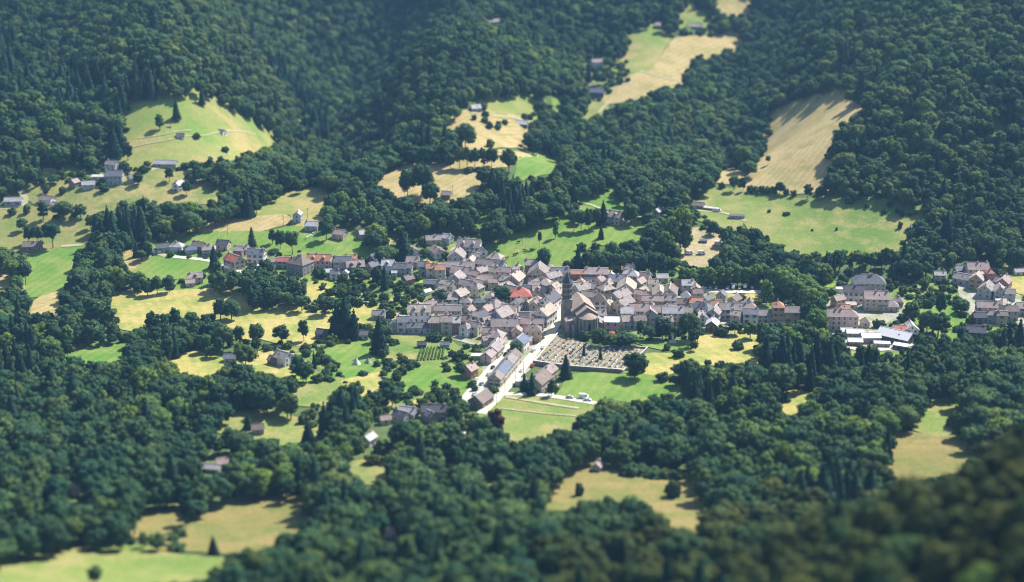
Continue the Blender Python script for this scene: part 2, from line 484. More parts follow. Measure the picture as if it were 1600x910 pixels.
FIELDS = '''
P 195,165 240,160 290,160 325,158 350,172 400,200 440,220 420,230 380,236 340,243 300,252 235,260 205,252 190,232 205,205 195,180
M 45,302 75,290 130,297 185,290 225,272 270,268 300,290 345,300 330,310 250,315 225,300 160,325 110,325 75,310 45,315
M -40,328 60,322 85,345 140,348 140,378 110,388 60,385 -40,388
G 45,402 85,390 120,388 115,430 95,455 40,460 50,430
T -30,432 18,430 18,453 -30,460
T 60,462 96,460 96,486 60,488
T 295,368 340,355 400,337 455,337 455,350 420,360 330,372
G 240,380 300,371 420,362 470,350 520,365 560,374 567,392 545,401 500,401 480,392 400,385 380,379 330,386 260,384
P 400,335 440,312 505,293 500,350 470,345 455,335
G 205,414 270,405 330,408 340,418 300,427 250,430 215,422
G 262,460 290,445 325,440 325,460 300,467
T 190,406 212,390 215,400 200,418
Y 182,462 260,466 330,460 380,470 395,483 370,496 345,490 300,488 250,490 240,500 215,512 185,505 183,480
Y 350,502 380,490 440,488 520,497 522,515 495,527 460,535 420,520 400,518 380,528 365,520
Y 545,480 597,478 590,496 560,500 545,490
G 110,546 150,543 190,548 203,557 170,563 125,562
G 513,546 580,535 590,560 560,590 545,598 535,580 515,560
O 620,530 685,535 700,556 680,572 640,560 615,545
O 460,612 520,600 540,592 520,625 470,627
G 625,588 660,577 720,585 720,600 660,604 630,610
O 342,656 400,651 470,668 500,680 470,689 430,684 380,672 345,664
G 985,531 1080,538 1083,547 1050,549 1012,545
Y 1012,551 1050,553 1082,545 1100,526 1150,523 1180,531 1180,563 1150,563 1102,562 1075,561 1052,573 1017,583 1007,581 1005,556
G 892,583 972,591 1015,598 1062,606 1065,612 1000,617 940,622 867,621
O 786,622 850,627 932,634 912,646 880,660 850,672 815,684 790,684 775,640
G 910,320 950,302 960,306 962,320 975,324 974,335 947,332 900,328
G 765,403 800,370 890,343 893,363 940,353 1000,353 1008,360 1000,377 975,376 900,378 895,400 860,412 840,413 820,426 800,428 790,423 765,408
G 742,355 745,338 775,330 755,350
T 588,286 617,266 650,261 683,264 710,267 747,281 745,298 732,306 715,308 677,310 660,307 635,307 618,296
T 695,198 730,182 828,190 820,215 808,232 770,235 740,232 735,210
T 705,247 740,236 780,236 850,243 800,262 740,260
G 806,280 812,246 850,244 873,252 868,264 830,268
P 758,178 765,165 843,148 838,165 800,180
G 860,160 872,148 880,165 865,178
P 980,95 985,50 1030,45 1050,60 1035,85 1010,118 985,108
T 1010,118 1037,84 1052,60 1150,55 1155,72 1085,85 1075,105 1060,125
T 985,127 1000,113 1055,127 1000,150 945,165 940,155 970,140
O 915,180 940,165 955,163 930,180 910,190
O 1060,17 1100,14 1110,40 1065,42
T 1120,-8 1178,-8 1160,20 1125,18
T 1200,180 1240,165 1310,145 1345,150 1335,175 1310,195 1295,215 1290,240 1292,270 1280,295 1250,305 1200,295 1165,290 1180,265 1195,240 1205,210
T 1120,281 1140,262 1165,270 1150,285
O 1088,312 1120,300 1180,305 1250,312 1340,321 1410,328 1448,338 1415,350 1410,380 1380,387 1330,389 1270,392 1230,385 1200,368 1160,346 1120,336 1090,326
S 1072,364 1100,365 1128,375 1128,392 1100,416 1070,412 1070,385
Y 918,422 962,419 958,438 930,439
G 733,474 768,465 770,474 735,479
Y 1225,627 1275,611 1265,624 1235,643 1222,640
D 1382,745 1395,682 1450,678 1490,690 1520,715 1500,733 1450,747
O 1425,664 1450,640 1500,622 1490,646 1465,674
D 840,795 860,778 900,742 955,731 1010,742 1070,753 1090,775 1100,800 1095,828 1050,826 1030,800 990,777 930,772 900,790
M 545,741 560,733 615,722 600,743 570,751
Y 692,707 720,703 715,717 700,721
M 748,742 775,736 775,758 755,766
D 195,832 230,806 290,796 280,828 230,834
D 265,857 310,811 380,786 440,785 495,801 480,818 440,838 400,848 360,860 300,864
O -60,905 60,880 130,866 200,863 290,869 340,881 330,898 270,903 200,925 -60,960
Y 1576,440 1590,425 1640,415 1640,450 1600,455
G 1475,532 1500,520 1498,529
Y 270,571 300,556 345,571 332,587 292,582
Y 385,562 430,552 455,571 440,584 400,579
G 1440,482 1490,480 1495,500 1480,518 1450,508
Y 475,452 500,446 505,464 480,467
G 1190,478 1225,480 1240,490 1205,489
O 1090,327 1130,338 1165,348 1150,356 1100,340
Y 555,600 590,590 600,605 570,615
'''
CLEAR = []
NAMES = {'G': 'green_meadow', 'P': 'pasture', 'T': 'stubble_field', 'Y': 'dry_field', 'O': 'olive_meadow', 'M': 'dry_slope', 'D': 'dry_slope', 'S': 'bare_ground'}
lift = 0.36
ZONES = []
def parse_poly(s):
    return [tuple(float(q) for q in p.split(',')) for p in s.split()]
FPOLY = [(ln.split(' ', 1)[0], parse_poly(ln.split(' ', 1)[1])) for ln in FIELDS.strip().splitlines()]
CLEAR = [p for _, p in FPOLY]
CEMETERY = parse_poly('872,521 890,529 915,537 940,545 985,544 1012,546 972,583 892,577 833,569')
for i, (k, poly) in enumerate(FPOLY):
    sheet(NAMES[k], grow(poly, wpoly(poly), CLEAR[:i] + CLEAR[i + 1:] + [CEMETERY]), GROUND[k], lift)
    lift += 0.004
GARDENS = [parse_poly(s) for s in (
    '470,447 600,452 690,455 690,490 610,500 610,530 720,540 760,560 745,600 722,625 700,650 600,665 560,630 500,625 470,590 430,560 400,545 520,524 522,490 470,472',
    '230,388 400,390 580,398 690,380 700,440 600,450 470,447 350,432 260,410',
    '890,416 1060,418 1060,480 1000,480 960,450 890,437',
    '1080,458 1200,462 1200,490 1120,486',
    '1296,440 1430,440 1520,423 1660,430 1660,556 1330,562 1280,500',
    '985,506 1200,515 1200,545 1180,530 1100,524 1080,537 985,530',
    '590,378 700,372 760,385 760,405 690,400 600,400',
    '60,268 190,258 300,256 300,300 225,272 130,296 60,300',
    '1075,318 1170,330 1165,352 1075,338',
    '730,165 850,185 840,205 740,185', '915,92 1000,100 990,130 940,155 905,150')]
for gi, g in enumerate(GARDENS):
    sheet('garden_ground', wpoly(g), GROUND['N'], 0.20 + gi * 0.004)
CORE = [parse_poly(s) for s in (
    '690,468 655,490 612,500 612,526 720,532 765,548 745,600 722,630 760,640 800,600 850,560 885,520 990,518 1100,515 1180,510 1250,507 1248,480 1180,482 1100,465 1030,462 990,432 900,430 830,424 790,432 750,388 705,385 700,440 690,450',
    '1290,470 1420,470 1420,495 1360,515 1440,525 1430,550 1310,545 1285,510',
    '1490,432 1590,445 1600,510 1520,512')]
for i, g in enumerate(CORE):
    sheet('village_ground', wpoly(g), GROUND['V'], 0.28 + i * 0.004)
GROUND['C'] = mat_ground('cemetery_gravel', ((.33, .265, .19), (.28, .24, .16), (.19, .22, .085)), 0.06, 0.16)
CEM_W = wpoly(CEMETERY)
sheet('cemetery_ground', CEM_W, GROUND['C'], 0.42, 0.3, 5.0)

def strip(name, px, width, mat, lift, is_px=True):
    w = np.array(wpoly(px) if is_px else px)
    # resample
    pts = [w[0]]
    for a, b in zip(w[:-1], w[1:]):
        m = max(1, int(np.linalg.norm(b - a) / 4))
        pts += [a + (b - a) * q / m for q in range(1, m + 1)]
    pts = np.array(pts)
    for _ in range(3):
        pts[1:-1] = (pts[:-2] + 2 * pts[1:-1] + pts[2:]) / 4
    d = np.gradient(pts, axis=0)
    d /= np.linalg.norm(d, axis=1)[:, None] + 1e-9
    nrm = np.stack([-d[:, 1], d[:, 0]], 1)
    cols = [pts + nrm * width * s for s in (-.5, 0, .5)]
    v, f = [], []
    for i in range(len(pts)):
        for c in cols:
            v.append((c[i][0], c[i][1], float(zat(c[i][0], c[i][1])) + lift))
    for i in range(len(pts) - 1):
        for q in range(2):
            a = i * 3 + q
            f.append((a, a + 1, a + 4, a + 3))
    me = mesh_from(name, v, f, [mat], None, True)
    if me.polygons[0].normal.z < 0:
        me.flip_normals()
    return structure(obj(name, me))

ROADS = [
    ('road', '726,630 750,602 770,579 784,562 796,548 806,536', 8.0, ROAD_MAT, .62),
    ('road', '752,648 780,620 805,592 821,570 835,552 856,530 867,512 876,495 879,480 880,462', 5.4, ROAD_MAT, .66),
    ('road', '782,618 830,617 870,622 932,632 975,640', 4.6, ROAD_MAT, .70),
    ('driveway', '858,621 862,612 868,602', 4.0, ROAD_MAT, .74),
    ('road', '267,402 290,404 330,408 352,420 375,428 400,424', 4.0, ROAD_MAT, .60),
    ('path', '213,388 222,388 235,393 262,402', 4.0, TRACK_MAT, .58),
    ('path', '225,270 245,262 262,262', 4.0, TRACK_MAT, .60),
    ('path', '32,298 38,310 46,320 12,326 -20,327', 4.6, TRACK_MAT, .62),
    ('path', '96,386 118,385 136,383', 3.5, TRACK_MAT, .64),
    ('path', '722,664 722,676 715,690', 5.0, ROAD_MAT, .60),
    ('path', '304,70 306,80 302,95', 3.0, TRACK_MAT, .5), ('path', '298,128 296,140', 4.0, TRACK_MAT, .5),
    ('road', '1300,535 1340,549 1390,547 1440,535 1480,540 1525,540', 5.0, ROAD_MAT, .60),
    ('path', '1000,112 1030,122 1065,128', 3.0, TRACK_MAT, .8), ('path', '935,178 945,165 960,158', 3.0, TRACK_MAT, .82),
    ('path', '790,622 850,632 905,640', 2.6, TRACK_MAT, .78), ('path', '782,640 850,648 900,652', 1.4, TRACK_MAT, .79),
    ('road', '1072,455 1120,456 1200,458', 6.0, ROAD_MAT, .60),
    ('path', '735,178 770,182 800,184 830,192', 3.0, TRACK_MAT, .80),
    ('path', '905,325 915,318 945,330 975,338 1010,342', 3.0, TRACK_MAT, .84),
    ('path', '1085,330 1130,333 1165,347', 3.5, TRACK_MAT, .84),
    ('path', '205,232 260,222 320,214 400,212', 1.2, TRACK_MAT, .78), ('path', '215,218 250,214 300,205', 1.0, TRACK_MAT, .79),
]
CEM_PX = CEMETERY
ROADPTS = []
for nm, p, w, m, l in ROADS:
    strip(nm, parse_poly(p), w, m, l)
    if w > 4.5:
        pw = np.array(wpoly(parse_poly(p)))
        for a, b in zip(pw[:-1], pw[1:]):
            ROADPTS += [tuple(a + (b - a) * q) for q in np.linspace(0, 1, max(2, int(np.linalg.norm(b - a) / 3)))]
structure(sheet('parking_area', wpoly(parse_poly('1480,541 1500,532 1525,533 1526,543 1512,547 1490,544')), ROAD_MAT, .72, .4))
structure(sheet('parking_area', wpoly(parse_poly('1320,527 1370,520 1420,528 1440,536 1410,548 1340,546')), GROUND['S'], .56, .4))

# ------------------------------------------------------------------ tree shapes
def ico(sub):
    bm = bmesh.new()
    bmesh.ops.create_icosphere(bm, subdivisions=sub, radius=1)
    v = np.array([q.co[:] for q in bm.verts])
    f = [tuple(q.index for q in p.verts) for p in bm.faces]
    bm.free()
    return v, f
ICO1 = ico(1)

def leaf_quads(r, pts, nrm, size):
    """one small bent leaf spray (two triangles) at each point"""
    n = len(pts)
    nn = nrm / (np.linalg.norm(nrm, axis=1)[:, None] + 1e-9) + r.normal(0, .38, (n, 3))
    nn /= np.linalg.norm(nn, axis=1)[:, None] + 1e-9
    a = np.cross(nn, r.normal(0, 1, (n, 3)))
    a /= np.linalg.norm(a, axis=1)[:, None] + 1e-9
    b = np.cross(nn, a)
    s = size * r.uniform(.65, 1.25, n)[:, None]
    v = np.stack([pts - a * s * .62, pts - b * s * .5 - nn * s * .14, pts + a * s * .62, pts + b * s * .5 - nn * s * .14], 1).reshape(-1, 3)
    f = [(4 * i, 4 * i + 1, 4 * i + 2, 4 * i + 3) for i in range(n)]
    return v, f, np.repeat(nrm, 4, 0)

def set_normals(me, nrm):
    me.polygons.foreach_set('use_smooth', np.ones(len(me.polygons), dtype=bool))
    nrm = nrm / (np.linalg.norm(nrm, axis=1)[:, None] + 1e-9)
    me.normals_split_custom_set_from_vertices([tuple(q) for q in nrm])

def lobes_mesh(name, seed, lobes, nleaf, size, mat, core=.84, flat=.9):
    r = np.random.default_rng(seed)
    V, Fc, NN = [], [], []
    nv = 0
    w = np.array([l[3] ** 2 for l in lobes])
    w = w / w.sum()
    C = np.array([l[:3] for l in lobes])
    Rr = np.array([l[3] for l in lobes])
    for (x, y, z, rr) in lobes:
        v = ICO1[0] * (1 + r.normal(0, .10, (len(ICO1[0]), 1))) * rr * core
        v = v * np.array([1, 1, flat]) + np.array([x, y, z])
        V.append(v)
        NN.append(ICO1[0])
        Fc += [tuple(i + nv for i in f) for f in ICO1[1]]
        nv += len(v)
    k = r.choice(len(lobes), nleaf * 2, p=w)
    d = r.normal(0, 1, (nleaf * 2, 3))
    d /= np.linalg.norm(d, axis=1)[:, None]
    p = C[k] + d * (Rr[k] * r.uniform(.80, 1.20, nleaf * 2))[:, None] * np.array([1, 1, flat])
    # keep only sprays that are not buried in another lobe
    dist = np.linalg.norm((p[:, None] - C[None]) / np.array([1, 1, flat]), axis=2) / Rr[None]
    dist[np.arange(len(k)), k] = 9
    keep = np.where(dist.min(1) > .80)[0][:nleaf]
    cen = C.mean(0) - np.array([0, 0, .25 * np.ptp(C[:, 2])])
    out = p[keep] - cen
    out /= np.linalg.norm(out, axis=1)[:, None] + 1e-9
    v, f, nn = leaf_quads(r, p[keep], d[keep], size)
    sh = np.repeat(.62 * d[keep] + .38 * out + r.normal(0, .16, out.shape), 4, 0)
    V.append(v)
    NN.append(sh)
    Fc += [tuple(i + nv for i in q) for q in f]
    me = mesh_from(name, np.concatenate(V), Fc, [mat])
    set_normals(me, np.concatenate(NN))
    return me

def crown_broad(name, seed, width, h0, h1, n, mat, nleaf=1100, size=1.0):
    r = np.random.default_rng(seed)
    zc, hz, hx = (h0 + h1) / 2, (h1 - h0) / 2, width / 2
    lobes = [(0, 0, zc, hx * .72)]
    for i in range(n):
        a = i * 2.399 + r.uniform(-.4, .4)
        q = (i + .5) / n
        s = -0.75 + 1.7 * q + r.uniform(-.14, .14)
        rad = math.sqrt(max(0, 1 - min(1, abs(s)) ** 2)) * r.uniform(.52, .80) + .06
        lr = hx * r.uniform(.24, .50)
        lobes.append((math.cos(a) * rad * hx, math.sin(a) * rad * hx, zc + s * (hz - lr * .75), lr))
    return lobes_mesh(name, seed + 1, lobes, nleaf, size, mat)

def crown_spruce(name, seed, width, h, mat, n=900, size=.9):
    r = np.random.default_rng(seed)
    V, Fc = [], []
    # inner spindle
    m = 8
    rings = [(.06, .80), (.3, .72), (.6, .42), (.85, .16), (.99, .01)]
    for z, q in rings:
        for k in range(m):
            a = 2 * math.pi * k / m
            V.append((math.cos(a) * q * width * .40, math.sin(a) * q * width * .40, z * h))
    for i in range(len(rings) - 1):
        for k in range(m):
            Fc.append((i * m + k, i * m + (k + 1) % m, (i + 1) * m + (k + 1) % m, (i + 1) * m + k))
    V = [np.array(V)]
    nv = len(V[0])
    q = 1 - np.sqrt(r.uniform(0, 1, n))
    tier = np.floor(q * 13) / 13
    fr = (q * 13) % 1
    z = .05 + .94 * q
    rad = (1 - q) ** .85 * (1.12 - .38 * fr) * width / 2 * r.uniform(.75, 1.08, n)
    a = r.uniform(0, 2 * math.pi, n)
    p = np.stack([np.cos(a) * rad, np.sin(a) * rad, z * h], 1)
    d = np.stack([np.cos(a), np.sin(a), np.full(n, .5)], 1)
    v, f, nn = leaf_quads(r, p, d, size)
    n0 = V[0] * np.array([1, 1, 0]) + np.array([0, 0, .3])
    V.append(v)
    Fc += [tuple(i + nv for i in x) for x in f]
    me = mesh_from(name, np.concatenate(V), Fc, [mat])
    set_normals(me, np.concatenate([n0, nn + r.normal(0, .12, nn.shape)]))
    return me

def trunk_mesh(name, h, r0, limbs=4, seed=1):
    r = random.Random(seed)
    b = MB()
    b.tube((0, 0, -1.5), (0, 0, h * .5), r0, r0 * .72, 6)
    b.tube((0, 0, h * .5), (0, 0, h), r0 * .72, r0 * .3, 6)
    for k in range(limbs):
        a = k * 2 * math.pi / max(1, limbs) + r.uniform(-.4, .4)
        z = h * r.uniform(.35, .6)
        b.tube((0, 0, z), (math.cos(a) * h * .28, math.sin(a) * h * .28, z + h * .33), r0 * .4, r0 * .16, 5)
    return b.mesh(name, [BARK], True)

TREE_H = 15.0
BROAD = [crown_broad('crown', 10 + i, w, a, 15.2, n, LEAF, nl, .85) for i, (w, a, n, nl) in enumerate(
    [(10.5, 2.6, 20, 1300), (9.0, 3.0, 17, 1200), (12.0, 3.4, 24, 1400), (7.6, 2.0, 18, 1100), (10.0, 4.2, 13, 1200), (8.0, 2.4, 22, 1200), (11.2, 3.6, 19, 1300), (6.6, 1.8, 16, 1000), (9.4, 4.6, 11, 1100)])]
MID = []
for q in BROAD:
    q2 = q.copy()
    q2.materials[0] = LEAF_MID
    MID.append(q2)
OLIVE = []
for q in BROAD:
    q2 = q.copy()
    q2.materials[0] = LEAF_OLIVE
    OLIVE.append(q2)
BRIGHT = [crown_broad('crown', 40 + i, w, a, 15.2, n, LEAF_BRIGHT) for i, (w, a, n) in enumerate([(11.5, 2.2, 18), (8.2, 1.6, 18)])]
COPPER = [crown_broad('crown', 50, 10, 2.5, 15.2, 15, LEAF_COPPER)]
SPRUCE = [crown_spruce('crown', 60 + i, w, 15, LEAF_NEEDLE) for i, w in enumerate((5.6, 6.4, 4.9))]
CEDAR = [crown_broad('crown', 70, 12, 1.5, 15, 18, LEAF_NEEDLE)]
SLIM = [crown_spruce('crown', 75, 3.6, 15, LEAF_NEEDLE, 500, .8)]
SHRUBS = [crown_broad('shrub', 80 + i, w, -.6, h, 9, LEAF_SHRUB if i != 1 else LEAF, 420, .8) for i, (w, h) in enumerate([(5.2, 4.2), (6.0, 4.8), (4.4, 5.0)])]
TRUNK = trunk_mesh('trunk', 10.5, .36)
TRUNK_THIN = trunk_mesh('trunk', 13.5, .26, 0)

def joined(name, crown, trunk):
    a = np.empty(len(crown.vertices) * 3, np.float32)
    crown.vertices.foreach_get('co', a)
    b = np.empty(len(trunk.vertices) * 3, np.float32)
    trunk.vertices.foreach_get('co', b)
    va, vb = a.reshape(-1, 3), b.reshape(-1, 3)
    na = np.empty(len(crown.loops) * 3, np.float32)
    crown.corner_normals.foreach_get('vector', na)
    li = np.empty(len(crown.loops), np.int32)
    crown.loops.foreach_get('vertex_index', li)
    nv_ = np.zeros((len(va), 3))
    nv_[li] = na.reshape(-1, 3)
    f = [tuple(p.vertices) for p in crown.polygons] + [tuple(i + len(va) for i in p.vertices) for p in trunk.polygons]
    mi = [0] * len(crown.polygons) + [1] * len(trunk.polygons)
    me = mesh_from(name, np.concatenate([va, vb]), f, [crown.materials[0], BARK], mi)
    set_normals(me, np.concatenate([nv_, vb * np.array([1, 1, 0]) + 1e-4]))
    return me

